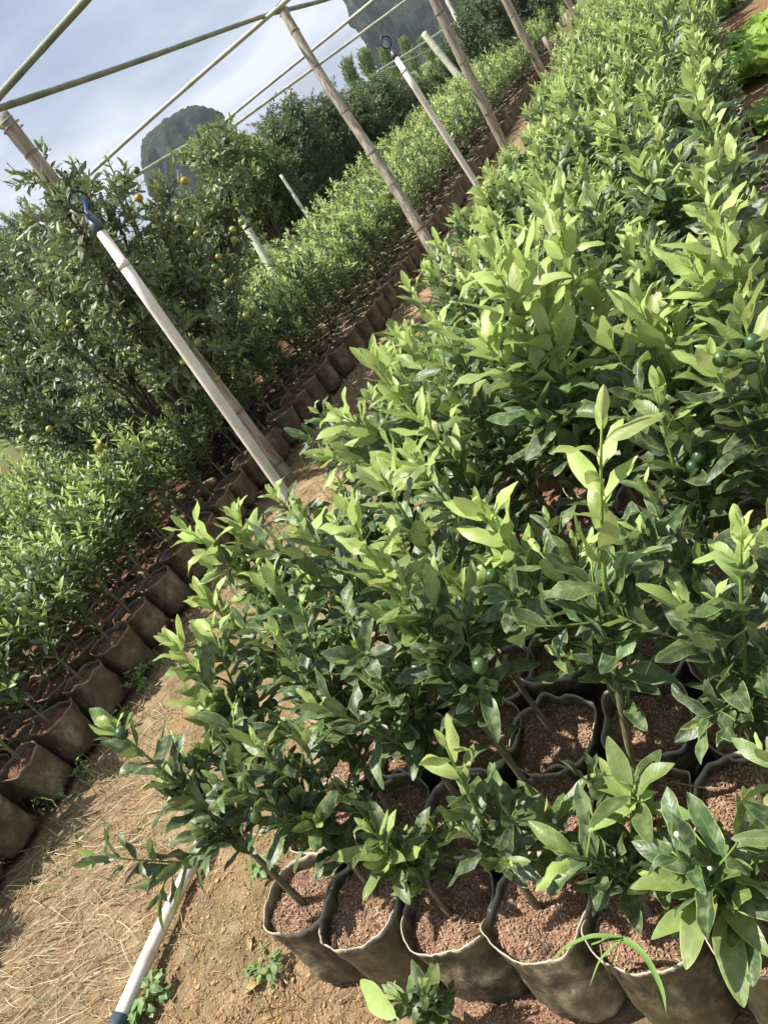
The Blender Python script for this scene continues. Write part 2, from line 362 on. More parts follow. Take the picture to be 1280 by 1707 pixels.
# ------------------------------------------------------------------ ground
def make_ground():
    def axis(lo, hi, step, far):
        core = list(np.arange(lo, hi + 1e-6, step)); a = []; d = step; x = lo
        while x > -far: d *= 1.35; x -= d; a.append(x)
        b = []; d = step; x = hi
        while x < far: d *= 1.35; x += d; b.append(x)
        return np.array(a[::-1] + core + b)
    xs = axis(-4.2, .6, .03, 1500); ys = axis(.0, 5.2, .03, 1500)
    V = np.zeros((len(ys), len(xs), 3))
    for j, y in enumerate(ys):
        for i, x in enumerate(xs):
            z = 0
            if -6 < x < 2 and -2 < y < 12:
                k = 1.0 if -3.35 < x < -1.6 else .35
                z = k * (.024 * mnoise.noise((x * 3, y * 3, 1)) + .016 * mnoise.noise((x * 9, y * 9, 5)) + .008 * mnoise.noise((x * 25, y * 25, 9))) - .012
                if x < -3.3: z -= .02
            V[j, i] = (x, y, z)
    mb = MB(); mb.grid(V); return mb.mesh('ground', M['ground'])
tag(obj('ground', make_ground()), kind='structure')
def gz(x, y):
    k = 1.0 if -3.35 < x < -1.6 else .35
    return k * (.024 * mnoise.noise((x * 3, y * 3, 1)) + .016 * mnoise.noise((x * 9, y * 9, 5)) + .008 * mnoise.noise((x * 25, y * 25, 9))) - .012

# ------------------------------------------------------------------ grow bags
def bag_mesh(seed, R=.103, Hh=.25, n=80, name='grow_bag', material='bag'):
    rng = np.random.default_rng(seed)
    th = np.arange(n) * 2 * math.pi / n
    p = 2.7
    base = 1 / (np.abs(np.cos(th)) ** p + np.abs(np.sin(th)) ** p) ** (1 / p)
    ears = np.zeros(n)
    for k in range(rng.integers(1, 4)):
        c0 = rng.uniform(0, 6.28); ears += rng.uniform(.5, 1) * np.exp(-((np.angle(np.exp(1j * (th - c0)))) / .22) ** 2)
    def nz(z, sc, amp): return np.array([amp * mnoise.noise((math.cos(a) * sc + seed * 3.1, math.sin(a) * sc, z * 12 + seed)) for a in th])
    prof = [(0.0, .93), (.02, .985), (.045, 1.0), (.07, 1.0), (.095, 1.0), (.12, .995), (.145, .99), (.17, .985), (.19, .985), (.21, .99), (.235, 1.0), (.25, 1.015)]
    rimz = nz(0, 1.4, .016) + ears * .02 + nz(3, 3, .006)
    V = []; ag = []
    for z, r in prof:
        k = max(0, (z - .15) / .1)
        crease = np.array([-.05 * max(0, 1 - abs(mnoise.noise((a * 2.2 + z * 6, seed * 1.7, z * 5))) / .10) + .02 * mnoise.noise((math.cos(a) * 9, math.sin(a) * 9, z * 30 + seed)) for a in th]) if n > 30 else 0
        rr = R * base * (r + nz(z, 2.2, .07) + nz(z * 2, 5, .03) + crease * min(1, z / .05) * (.4 if z >= .25 else 1)) + R * ears * (.03 + .13 * k)
        V.append(np.stack([rr * np.cos(th), rr * np.sin(th), z * Hh / .25 + rimz * k], 1)); ag.append(1.0 if z >= .25 else 0.0)
    top = V[-1].copy(); rr = np.hypot(top[:, 0], top[:, 1])
    for dz, dr, a in ((.0, .0022, 1.0), (-.012, .003, .15), (-.04, .005, 0), (-.07, .007, 0)):
        w = top.copy(); s = (rr - dr) / rr; w[:, 0] *= s; w[:, 1] *= s; w[:, 2] += dz
        if dz == 0: w[:, 2] += .0005
        V.append(w); ag.append(a)
    mb = MB(); mb.grid(np.array(V), False, True, np.array(ag), .5)
    mb.f.append(tuple(range(n - 1, -1, -1)))
    return mb.mesh(name, M[material]), V[-2]

def mix_mesh(seed, inner, chips, zs=.214, mound=.0, material='mix'):
    rng = np.random.default_rng(seed + 50); mb = MB(); n = len(inner); V = []
    fr = np.linspace(0.03, 1.0, 10)
    def hz(x, y): return zs + .012 * mnoise.noise((x * 14 + seed, y * 14, 2)) + .005 * mnoise.noise((x * 60 + seed, y * 60, 4)) - (.008 + mound) * (x * x + y * y) / .01 + mound
    for f in fr:
        x, y = inner[:, 0] * f, inner[:, 1] * f
        V.append(np.stack([x, y, [hz(a, b) for a, b in zip(x, y)]], 1))
    mb.grid(np.array(V)[::-1], False, True, 0, .35)
    mb.f.append(tuple(range(mb.n - n, mb.n)))
    Rm = np.hypot(inner[:, 0], inner[:, 1])
    for k in range(chips):
        a = rng.uniform(0, 6.28); r = math.sqrt(rng.uniform(0, 1)) * .97 * Rm[int(a / 6.2832 * n) % n]
        x, y = r * math.cos(a), r * math.sin(a); z = hz(x, y) + rng.uniform(.0005, .005)
        d = rng.normal(size=3); d[2] *= .35; d /= np.linalg.norm(d); s = np.cross(d, [0, 0, 1.0]) + rng.normal(size=3) * .25; s -= d * (s @ d); s /= np.linalg.norm(s); up = np.cross(s, d); up *= np.sign(up[2] + 1e-9)
        L = rng.uniform(.0038, .0068); w = rng.uniform(.0012, .0020); c = np.array([x, y, z])
        mb.add([c - d * L, c - s * w + up * .0002, c + up * .0011, c + s * w, c + d * L], [(0, 1, 2), (1, 4, 2), (0, 2, 3), (2, 4, 3)], 0, rng.uniform(0.15, 1))
    return mb.mesh('potting_mix', M[material], False)

BAGS = []; 
for s in range(8):
    b, inner = bag_mesh(s + 1); zf = (.222, .229, .214, .232, .225, .217, .231, .220)[s]; BAGS.append((b, mix_mesh(s + 1, inner, 1500, zf), mix_mesh(s + 1, inner, 260, zf)))

BAGL = []
for s in range(6):
    b, inner = bag_mesh(s + 21, .103, .22, material='brownbag'); top = inner.copy(); BAGL.append((b, mix_mesh(s + 21, inner * [.99, .99, 1], 700, .192, .022, 'brownmix')))

# ------------------------------------------------------------------ saplings
def grow_leaves(LV, curve, rng, start, Lm, spacing, young, wide=1.0, sharp=0.0):
    """leaves spiralling up a shoot; young = metres below the tip that are fresh growth"""
    seg = np.linalg.norm(np.diff(curve, axis=0), axis=1); cum = np.concatenate([[0], np.cumsum(seg)]); tot = cum[-1]
    s = tot * start; k = rng.integers(0, 100); off = rng.uniform(0, 6.28)
    while s < tot + .001:
        p = np.array([np.interp(s, cum, curve[:, i]) for i in range(3)])
        q = np.array([np.interp(min(s + .01, tot), cum, curve[:, i]) - np.interp(min(s + .01, tot) - .012, cum, curve[:, i]) for i in range(3)]); T = q / np.linalg.norm(q)
        f = (s - tot * start) / max(tot * (1 - start), 1e-6); rem = tot - s
        A = np.cross(T, [.3, .2, 1.0]); A /= np.linalg.norm(A); B = np.cross(T, A)
        phi = off + k * 2.4 + rng.normal(0, .25); k += 1
        radial = A * math.cos(phi) + B * math.sin(phi)
        a = rad((50 - 20 * f) * wide + rng.normal(0, 11))
        if rem < .02: a *= .55
        d = T * math.cos(a) + radial * math.sin(a)
        d = d + np.array([0, 0, rng.normal(.02, .14)])
        n = T * math.sin(a) - radial * math.cos(a) + np.array([0, 0, .4]) + rng.normal(0, .34, 3)
        size = (.62 + .5 * math.sin(math.pi * min(1, .18 + .72 * f))) * rng.uniform(.78, 1.14)
        if rem < .03: size *= .62
        if rem < .008: size *= .7
        ag = np.clip((young - rem) / max(young, .01) * 1.35, 0, 1) if young > 0 else 0
        ag = np.clip(ag + rng.normal(0, .06) + (0.10 if rng.uniform() < .15 else 0), 0, 1)
        LV.add(p, d, n, Lm * size, ag, rng)
        s += spacing * rng.uniform(.75, 1.25) * (.75 if rem < .08 else 1)

def rosette(LV, p, rng, n, Lm):
    a0 = rng.uniform(0, 6.28)
    for k in range(n):
        a = a0 + k * 2.4; el = .95 - .95 * k / n + rng.normal(0, .1); el = 1.1 - el if False else el
        d = np.array([math.cos(a) * math.cos(el), math.sin(a) * math.cos(el), math.sin(el)])
        LV.add(p - [0, 0, .004 + .006 * k], d, (-d[0] * .6, -d[1] * .6, 1), Lm * rng.uniform(.95, 1.3), rng.uniform(.36, .72), rng, .34, rng.uniform(.3, .9), rng.uniform(.2, .45), rng.uniform(.1, .3))

def gen_plant(rng, tips, Lm, spacing, side=6, zb=.2, base_r=.0085, start_main=.38, stem_seg=7):
    """tips: list of (x, y, z, young); first = leader.  local coordinates, pot axis at the origin"""
    LV = Leaves(); mb = MB()
    t0 = np.array(tips[0][:3]); base = np.array([rng.uniform(-.012, .012), rng.uniform(-.012, .012), zb - .03])
    ctl = np.array([t0[0] * .28 + rng.uniform(-.03, .03), t0[1] * .28 + rng.uniform(-.03, .03), zb + (t0[2] - zb) * .55])
    if t0[2] < .45: ctl = np.array([t0[0] * .25, t0[1] * .25, zb + (t0[2] - zb) * .8])
    main = bez(base, ctl, t0, 16)
    zz = main[:, 2] - zb; hgt = t0[2] - zb
    ags = np.clip((np.linspace(0, 1, 16) - .35) / .6, 0, 1)
    rr = np.linspace(base_r, .0016, 16); rr[1] *= 1.18; rr[2] *= 1.05
    mb.tube(main, rr, stem_seg, ags)
    grow_leaves(LV, main, rng, start_main, Lm, spacing, tips[0][3])
    curves = [main]
    for tp in tips:
        if len(tp) > 4: rosette(LV, np.array(tp[:3]), rng, tp[4], Lm)
    for (x, y, z, yg, *_) in tips[1:]:
        e = np.array([x, y, z]); f = rng.uniform(.22, .42)
        if z < t0[2] * .6: f *= .8
        i = f * 15; st = main[int(i)] * (1 - i % 1) + main[min(15, int(i) + 1)] * (i % 1)
        dd = e - st; c = st + dd * .42 + np.array([0, 0, .14 * np.linalg.norm(dd[:2]) + .02]) + rng.normal(0, .012, 3)
        cv = bez(st, c, e, 12); mb.tube(cv, np.linspace(base_r * .55, .0015, 12), stem_seg, np.linspace(.15, 1, 12))
        grow_leaves(LV, cv, rng, .16, Lm, spacing, yg); curves.append(cv)
    for k in range(side):
        cv = curves[rng.integers(0, len(curves))]; f = rng.uniform(.4, .82) if cv is main else rng.uniform(.25, .75)
        st = cv[int(f * (len(cv) - 1))]; a = rng.uniform(0, 6.28); l = rng.uniform(.08, .19)
        e = st + np.array([math.cos(a) * l * .75, math.sin(a) * l * .75, l * rng.uniform(.35, .9)])
        c2 = bez(st, (st + e) / 2 + [0, 0, -.01], e, 7); mb.tube(c2, np.linspace(.0026, .0012, 7), 5, np.linspace(.4, 1, 7))
        grow_leaves(LV, c2, rng, .2, Lm * .85, spacing * .95, .05 if rng.uniform() < .5 else .0)
    return LV, mb

def random_tips(rng, h, spread, n):
    t = []
    a0 = rng.uniform(0, 6.28)
    for k in range(n):
        a = a0 + k * 6.283 / n + rng.normal(0, .4); r = spread * math.sqrt(rng.uniform(.1, 1)) if k else spread * rng.uniform(0, .4)
        z = h * (1 if k == 0 else rng.uniform(.68, .97)); t.append((r * math.cos(a), r * math.sin(a), z, rng.uniform(.07, .25)))
    return t

def ball_mesh(r, material, sq=.95, seg=14, name='fruit'):
    mb = MB(); V = []
    for i in range(9):
        ph = math.pi * (i + .02) / 8.04
        V.append([(r * math.sin(ph) * math.cos(a), r * math.sin(ph) * math.sin(a), r * sq * math.cos(ph) - (.08 * r if i == 0 else 0)) for a in np.arange(seg) * 2 * math.pi / seg])
    mb.grid(np.array(V)[::-1], False, True); return mb.mesh(name, material)
FR_GREEN = ball_mesh(.0135, M['fruit_green'], 1.15); FR_LIME = ball_mesh(.021, M['fruit_lime']); FR_YEL = ball_mesh(.0225, M['fruit_yellow']); FR_TG = ball_mesh(.021, M['fruit_green'])

NEARV, MIDV, FARV = [], [], []
for s in range(13):
    rng = np.random.default_rng(100 + s)
    LV, mb = gen_plant(rng, random_tips(rng, rng.uniform(.82, 1.10), rng.uniform(.08, .15), int(rng.integers(2, 5))), rng.uniform(.096, .122), .0172, int(rng.integers(2, 6)), start_main=.34)
    NEARV.append((mb.mesh('stem', M['stem']), LV.mesh('foliage', M['leaf'], 10, 4)))
for s in range(13):
    rng = np.random.default_rng(200 + s)
    LV, mb = gen_plant(rng, random_tips(rng, rng.uniform(.78, 1.06), rng.uniform(.07, .14), int(rng.integers(2, 5))), rng.uniform(.096, .122), .0178, int(rng.integers(2, 6)))
    MIDV.append((mb.mesh('stem', M['stem']), LV.mesh('foliage', M['leaf'], 6, 4)))
MATV = []
for s in range(4):
    rng = np.random.default_rng(150 + s)
    LV, mb = gen_plant(rng, [(a, b, c, d * .25) for a, b, c, d in random_tips(rng, rng.uniform(.72, .86), .14, 3)], .10, .020, 3, start_main=.45)
    MATV.append((mb.mesh('stem', M['stem']), LV.mesh('foliage', M['leaf'], 8, 4)))
LEFTV = []
for s in range(8):
    rng = np.random.default_rng(300 + s)
    LV, mb = gen_plant(rng, [(a, b, c, d * 1.25) for a, b, c, d in random_tips(rng, rng.uniform(.78, 1.02), .15, 5)], .082, .017, 12, start_main=.14)
    LEFTV.append((mb.mesh('stem', M['stem']), LV.mesh('foliage', M['leaf'], 5, 2)))
FARL = []
for s in range(6):
    rng = np.random.default_rng(400 + s)
    LV, mb = gen_plant(rng, random_tips(rng, rng.uniform(.80, 1.05), .12, 3), .105, .0185, 4)
    FARL.append(LV.arrays(3, 2))
FARS = []
for s in range(6):
    rng = np.random.default_rng(450 + s)
    LV, mb = gen_plant(rng, [(a, b, c, d * 1.3) for a, b, c, d in random_tips(rng, rng.uniform(.80, 1.04), .15, 4)], .088, .020, 7, start_main=.26)
    FARS.append(LV.arrays(3, 2))

def sapling(x, y, stem_me, leaf_me, bag_i, rz, label, group, rough_mix=False, s=1.0):
    r = empty('potted_citrus_sapling', (x, y, 0), rz); tag(r, label, 'potted sapling', group)
    if group == L_GROUP: b = obj('grow_bag', BAGL[bag_i % 6][0], r); obj('potting_mix', BAGL[bag_i % 6][1], b)
    else: b = obj('grow_bag', BAGS[bag_i][0], r); obj('potting_mix', BAGS[bag_i][1 if rough_mix else 2], b)
    b.rotation_euler = (random.gauss(0, .035), random.gauss(0, .035), random.choice([0, 1, 2, 3]) * math.pi / 2 - rz + random.gauss(0, .12))
    b.scale = (random.uniform(.96, 1.05), random.uniform(.96, 1.05), random.uniform(.93, 1.06))
    st = obj('stem', stem_me, r); fo = obj('foliage', leaf_me, r)
    for o in (st, fo): o.scale = (1, 1, s)
    return r

PX, PY = -1.44, .768; SP, SR = .215, .212
def P(i, j): return PX + SP * i + (.05 if i == 0 and j > 4 else 0), PY + SR * j - .013 * i

# named saplings: pot (column, row) -> shoots as (px, py, fresh growth) seen in the photograph, leaf length, text
HEROES = [
 ((0, 0), [(180, 1205, .05), (275, 1290, .06), (330, 1385, .03), (262, 1500, .0), (390, 1180, .05)], .088, 'corner sapling whose low branch droops over the white pipe on the ground'),
 ((1, 0), [(420, 1230, .06), (505, 1215, .05), (470, 1330, .0), (360, 1300, .0)], .085, 'dark leaved sapling in the second front bag from the left, leaning left'),
 ((2, 0), [(640, 1425, .22, 9), (690, 1395, .0), (610, 1380, .05)], .078, 'low sapling in the third front bag topped by a bright yellow green rosette'),
 ((3, 0), [(742, 1240, .16), (840, 1330, .03), (770, 1370, .0), (925, 1372, .06, 10)], .082, 'sapling in the fourth front bag with one upright lime tipped shoot'),
 ((4, 0), [(1050, 1320, .08, 9), (985, 1440, .0), (1090, 1400, .0), (930, 1420, .05)], .085, 'broad leaved dark sapling in the fifth front bag, behind the arching grass blade'),
 ((5, 0), [(1182, 1470, .05, 13), (1225, 1560, .0), (1120, 1420, .0)], .10, 'sapling at the lower right with a large star shaped leaf rosette seen from above'),
 ((0, 1), [(280, 1065, .12), (320, 1160, .10), (420, 1130, .04), (350, 1040, .06)], .088, "sapling in the second bag along the right bed's left edge, pale tips over bare soil"),
 ((1, 1), [(455, 1055, .06), (530, 1110, .0), (500, 1000, .0), (590, 1180, .0)], .088, 'dark leaved sapling one bag in from the front left corner'),
 ((2, 1), [(575, 1010, .0), (600, 1080, .08), (660, 1020, .0), (520, 1170, .0)], .085, 'slender sapling in the second row beside open bags of husk'),
 ((3, 1), [(575, 850, .30), (700, 960, .05), (640, 930, .1), (770, 1020, .0)], .095, 'tall leaning sapling with a pale shoot tip, second row of the right bed'),
 ((4, 1), [(1003, 690, .34), (985, 940, .0), (1060, 960, .0), (930, 1090, .0)], .10, 'tall sapling with a thin bright lime shoot rising clear of its neighbours'),
 ((5, 1), [(1125, 985, .04), (1235, 880, .1), (1190, 1000, .0)], .085, 'single stemmed sapling at the right margin with its bare trunk in view'),
 ((4, 2), [(785, 835, .28), (880, 955, .06), (830, 930, .05), (960, 900, .06)], .095, 'tall sapling with a clump of lime leaves at its tip in the third row'),
 ((0, 3), [(310, 880, .26), (385, 850, .14), (420, 980, .05), (400, 900, .1)], .092, 'left edge sapling with a pale shoot reaching over the path below the cream pipe'),
 ((0, 2), [(330, 985, .1), (430, 950, .08), (470, 1030, .0)], .09, 'sapling on the left edge of the right bed, third bag from the corner'),
 ((1, 2), [(500, 930, .12), (560, 990, .0), (450, 960, .05)], .09, 'third row sapling just inside the left edge of the right bed'),
 ((2, 5), [(615, 595, .26), (560, 690, .25), (660, 650, .2), (540, 760, .15)], .108, 'vigorous sapling with one upright broad pale leaf at its tip, left of centre'),
 ((3, 4), [(690, 690, .18), (640, 760, .2), (760, 760, .1)], .10, 'sapling with arching pale leaves beside the one with the upright leaf'),
 ((4, 4), [(820, 430, .3), (900, 480, .3), (800, 560, .15), (880, 580, .12)], .125, 'vigorous sapling with the largest pale leaves, upper middle of the right bed'),
 ((4, 5), [(935, 385, .3), (1000, 450, .26), (860, 420, .25)], .115, 'tall pale tipped sapling just behind the one with the largest leaves'),
 ((6, 4), [(1180, 345, .25), (1150, 430, .25), (1230, 440, .1)], .105, 'tall sapling on the right edge of the bed with a long folded pale leaf'),
 ((5, 4), [(1060, 495, .25), (1010, 560, .1), (1120, 520, .15)], .105, 'sapling with pale cupped leaves standing left of the fruit bearing plants'),
 ((6, 3), [(1235, 520, .1), (1180, 600, .05), (1260, 640, .0)], .10, 'dark leaved sapling at the right edge bearing a cluster of green fruit'),
 ((5, 3), [(1140, 700, .05), (1200, 760, .0), (1090, 640, .1)], .095, 'dark leaved sapling with one round green fruit at the end of a twig'),
]
FRUIT = {(6, 3): [(1215, 600), (1255, 570), (1250, 610), (1200, 598)], (5, 3): [(1155, 778), (1240, 783), (1165, 760)], (0, 0): [(318, 1270), (203, 1222)], (1, 0): [(543, 1247), (425, 1360)],
         (0, 1): [(455, 1175)], (4, 2): [(724, 1113), (820, 960)], (1, 1): [(590, 1190)], (4, 1): [(800, 1110)]}
R_GROUP = 'potted saplings packed in the right-hand bed'
L_GROUP = 'potted saplings packed in the left-hand bed'
BUDS = {(3, 0): [(924, 1369), (943, 1376)], (5, 0): [(1128, 1391), (1183, 1447)]}
BUD = ball_mesh(.0045, M['bud'], 1.2, 10, 'flower_bud')
done = set()
for hi, ((i, j), tips, Lm, label) in enumerate(HEROES):
    x, y = P(i, j); rng = np.random.default_rng(700 + hi)
    loc = []
    for (px, py, yg, *st) in tips:
        q = near(px, py, x, y); loc.append((q[0] - x, q[1] - y, q[2], yg * 1.35 + (.05 if j else .01), *st))
    lead = max(range(len(loc)), key=lambda k: loc[k][2]); loc.insert(0, loc.pop(lead))
    LV, mb = gen_plant(rng, loc, Lm * (1.18 if i <= 2 and j <= 3 else 1.12), .025 if (i, j) == (4, 1) else (.0158 if i <= 2 else .0165), 4 if i <= 2 else 3, base_r=.0095, start_main=.44 if (j and i >= 3) else .36)
    r = sapling(x, y, mb.mesh('stem', M['stem']), LV.mesh('foliage', M['leaf'], 11, 4), hi % 8, 0, label, R_GROUP, True)
    for (px, py) in FRUIT.get((i, j), []):
        q = near(px, py, x, y); q = q + unit(ray(px, py)) * -.03
        o = obj('fruit', FR_GREEN, r, (q[0] - x, q[1] - y, q[2])); o.rotation_euler = (random.uniform(-.6, .6), random.uniform(-.6, .6), 0)
    for (px, py) in BUDS.get((i, j), []):
        q = near(px, py, x, y); q = q + unit(ray(px, py)) * -.04; obj('flower_bud', BUD, r, (q[0] - x, q[1] - y, q[2]))
    done.add((i, j))

# the rest of both beds: nearest ones in the frame one by one, the far rows as one mass per bed
cand = []
for j in range(0, 92):
    for i in range(0, 7):
        if (i, j) in done: continue
        x, y = P(i, j); x += random.uniform(-.014, .014); y += random.uniform(-.014, .014)
        cand.append(('R', i, j, x, y))
RSC = {0: .89, 1: .96}
LX = -3.52; LS = .25
for j in range(0, 88):
    for i in range(0, 15):
        x, y = LX + .22 * min(1, max(0, (.45 + LS * j - 4) / 2)) - LS * i + random.uniform(-.02, .02), .45 + LS * j + random.uniform(-.02, .02)
        if (x + 4.15) ** 2 + (y - 4.25) ** 2 < .62 ** 2: continue
        if i > 8 and y > 5.5: continue
        cand.append(('L', i, j, x, y))
vis = []
for c in cand:
    ok = False
    for z in (.1, .5, .9):
        px, py, d = project((c[3], c[4], z))
        if d > .2 and -220 < px < 1500 and -260 < py < 1960: ok = True
    if ok: vis.append((math.sqrt(c[3] ** 2 + c[4] ** 2 + 1), c))
key = lambda t: t[0] - (2.2 if t[1][0] == 'L' and t[1][1] == 0 else 0) + (1.2 if t[1][0] == 'L' and t[1][1] > 4 else 0)
vis.sort(key=key)
NIND = 300 - len(HEROES) - 1
ordn = ['first', 'second', 'third', 'fourth', 'fifth', 'sixth', 'seventh', 'eighth', 'ninth', 'tenth', 'eleventh', 'twelfth']
kL = sorted([c for d, c in vis[:NIND] if c[0] == 'L' and c[1] == 0], key=lambda c: c[4])
kL = [c for c in kL if 0 <= project((c[3] + .1, c[4], .12))[0] and project((c[3] + .1, c[4], .12))[1] < 1690]
for d, c in vis[:NIND]:
    b, i, j, x, y = c; rz = random.uniform(0, 6.28)
    if b == 'R':
        v = random.choice(MATV if (i >= 4 and j < 4) else NEARV if d < 3.0 else MIDV); s = random.choice([1, 1, 1, .84]) * random.uniform(.88, 1.07) * RSC.get(i, 1)
        if i == 0: lab = 'leafy sapling on the path side edge of the right-hand bed, beyond the front corner plants'
        elif i == 6: lab = 'leafy sapling along the far right edge of the right-hand bed'
        elif d < 3.0: lab = 'pale tipped sapling among the crowded nearer rows inside the right-hand bed'
        else: lab = 'small looking sapling among the crowded middle rows inside the right-hand bed'
        r = sapling(x, y, *v, random.randrange(8), rz, lab, R_GROUP, d < 2.6, s)
        if d < 3.4:
            for _ in range(random.randrange(1, 5)):
                for _t in range(30):
                    c_ = v[0].vertices[random.randrange(len(v[0].vertices))].co
                    if .45 < c_.z < .9: break
                o = obj('fruit', FR_GREEN, r, (c_.x + random.uniform(-.02, .02), c_.y + random.uniform(-.02, .02), c_.z * s - .015)); o.rotation_euler = (random.uniform(-.6, .6), random.uniform(-.6, .6), 0)
    else:
        v = random.choice(LEFTV); s = random.uniform(.88, 1.08)
        if i == 0 and c in kL and kL.index(c) < 12:
            lab = 'shaded sapling at the left bed\'s path edge, %s bag counted from the left margin' % ordn[kL.index(c)]
        elif i == 0: lab = 'sapling on the path edge of the left-hand bed, beyond the twelfth bag'
        else: lab = 'short sapling in the crowded inner rows of the left-hand bed'
        r = sapling(x, y, *v, random.randrange(8), rz, lab, L_GROUP, i == 0 and d < 5, s)
        if i == 0:
            for ch in r.children:
                if not ch.name.startswith('grow_bag'): ch.matrix_parent_inverse = Matrix.Rotation(-rz, 4, 'Z') @ Matrix.Shear('XY', 4, (-.12, 0)) @ Matrix.Translation((.03, 0, 0)) @ Matrix.Rotation(rz, 4, 'Z')
            r.children[0].scale = (1.12 * random.uniform(.95, 1.06), 1.12 * random.uniform(.95, 1.06), random.uniform(.85, 1.08))
        elif i <= 2: r.children[0].scale = (1.1, 1.1, 1)

def mass(name, src, items, material, label):
    Vs, Qs, At = [], [], {k: [] for k in ('age', 'rnd', 'ls', 'lt')}; n = 0
    for (x, y) in items:
        V, Q, A = random.choice(src); a = random.uniform(0, 6.28); c, s = math.cos(a), math.sin(a); k = random.uniform(.88, 1.1)
        W = np.stack([V[:, 0] * c - V[:, 1] * s + x, V[:, 0] * s + V[:, 1] * c + y, V[:, 2] * k], 1)
        Vs.append(W); Qs.append(Q + n); n += len(V)
        for kk in At: At[kk].append(A[kk])
    me = quads_mesh(name, np.concatenate(Vs), np.concatenate(Qs), {k: np.concatenate(v) for k, v in At.items()}, material)
    return tag(obj(name, me), label, 'saplings', None, 'stuff')
def mass_bags(items):
    b, inner = bag_mesh(40, n=18, name='grow_bag'); V = np.array([v.co[:] for v in b.vertices]); Fc = [tuple(p.vertices) for p in b.polygons]
    mb = MB()
    for (x, y) in items:
        an = random.uniform(0, 6.28); c, s_ = math.cos(an), math.sin(an); hh_ = random.uniform(.72, 1.0); tx, ty = random.gauss(0, .12), random.gauss(0, .12); W = np.stack([(V[:, 0] * c - V[:, 1] * s_) * 1.15 + x + tx * V[:, 2], (V[:, 0] * s_ + V[:, 1] * c) * 1.15 + y + ty * V[:, 2], V[:, 2] * hh_], 1); mb.add(W, Fc)
        mb.add([(inner[k][0] * c * 1.15 - inner[k][1] * s_ * 1.15 + x, inner[k][0] * s_ * 1.15 + inner[k][1] * c * 1.15 + y, .21 * hh_) for k in range(18)], [tuple(range(18))], 1)
    return tag(obj('distant_grow_bags', mb.mesh('distant_grow_bags', M['brownbag'])), 'far row of grow bags along the path edge of the left-hand bed', 'grow bags', None, 'stuff')
rest = [c for d, c in vis[NIND:]]
mass('distant_saplings', FARL, [(c[3], c[4]) for c in rest if c[0] == 'R'], M['leaf'], 'far rows of saplings closing up into one green mass at the end of the right-hand bed')
mass('distant_saplings', FARS, [(c[3], c[4]) for c in rest if c[0] == 'L'], M['leaf'], 'far and inner rows of saplings closing up into one green mass across the left-hand bed')
mass_bags([(c[3], c[4]) for c in rest if c[1] <= 3 and c[0] == 'L'])

# small seedling at the bottom edge
def small_seedling():
    x, y = at(775, 1745, 0)[:2]; rng = np.random.default_rng(5)
    tips = []
    for (px, py, z, yg) in ((700, 1640, .25, .02), (655, 1660, .22, .05), (720, 1660, .2, .03)):
        q = at(px, py, z); tips.append((q[0] - x, q[1] - y, q[2], yg))
    LV = Leaves(); mb = MB()
    for t in tips:
        cv = bez((0, 0, 0), (t[0] * .4, t[1] * .4, t[2] * .7), t[:3], 9); mb.tube(cv, np.linspace(.005, .0015, 9), 6, np.linspace(.1, 1, 9))
        grow_leaves(LV, cv, rng, .4, .068, .010, t[3])
    q = at(665, 1700, .2); q2 = at(598, 1642, .21)
    LV.add(q - [x, y, 0], q2 - q, (-.2, -.5, 1), .15, .75, rng, .36, .25, .25, .2)
    q = at(705, 1670, .2); q2 = at(728, 1612, .25)
    LV.add(q - [x, y, 0], q2 - q, (.5, -.6, .6), .085, .7, rng, .42, .3, .3, .12)
    r = empty('citrus_seedling', (x, y, 0)); tag(r, 'small dark seedling with one big bright leaf at the bottom edge of the photo', 'seedling')
    obj('stem', mb.mesh('stem', M['stem']), r); obj('foliage', LV.mesh('foliage', M['leaf'], 9, 4), r)
small_seedling()

# ------------------------------------------------------------------ posts, rails, pipes
def bamboo(a, b, r0, r1, name, label, cat, group=None, every=.36, material='bamboo', bow=.02, seed=0):
    rng = np.random.default_rng(seed); a, b = np.array(a, float), np.array(b, float); L = np.linalg.norm(b - a); n = max(12, int(L / .06))
    t = np.linspace(0, 1, n); ax = (b - a) / L; p = np.cross(ax, [.3, .5, .8]); p /= np.linalg.norm(p); q = np.cross(ax, p)
    pts = a + (b - a) * t[:, None] + p * (bow * np.sin(math.pi * t))[:, None] + q * (.4 * bow * np.sin(2.4 * math.pi * t + seed))[:, None]
    rr = r0 + (r1 - r0) * t
    rr = rr * (1 + .03 * np.sin(t * L * 9 + seed))
    if material != 'bamboo': rr = rr * (1 + .10 * (np.sin(t * L * math.pi / every + seed) ** 60))
    root = empty(name, tuple(a)); tag(root, label, cat, group)
    mb = MB(); mb.tube(pts - a, rr, 12); obj('pole', mb.mesh('pole', M[material]), root)
    if material == 'bamboo':
        s = rng.uniform(.1, every)
        while s < L - .03:
            f = s / L; i = f * (n - 1); c = pts[int(i)] * (1 - i % 1) + pts[min(n - 1, int(i) + 1)] * (i % 1) - a; r = np.interp(f, t, rr); w = .012; mb2 = MB()
            mb2.tube([c - ax * w, c - ax * w * .4, c, c + ax * w * .4, c + ax * w], np.array([1.003, 1.07, 1.05, 1.07, 1.003]) * r * (1 + .03 * math.sin(f * L * 9 + seed)), 12, caps=False)
            obj('node_ring', mb2.mesh('node_ring', M['node']), root)
            s += every * rng.uniform(.8, 1.25)
    return root
ZT = 2.65
p1t = np.array([-3.34, 3.95, ZT]); p2t = np.array([-3.23, 7.94, ZT])
PG, RG = 'bamboo posts along the path', 'bamboo rails of the overhead frame'
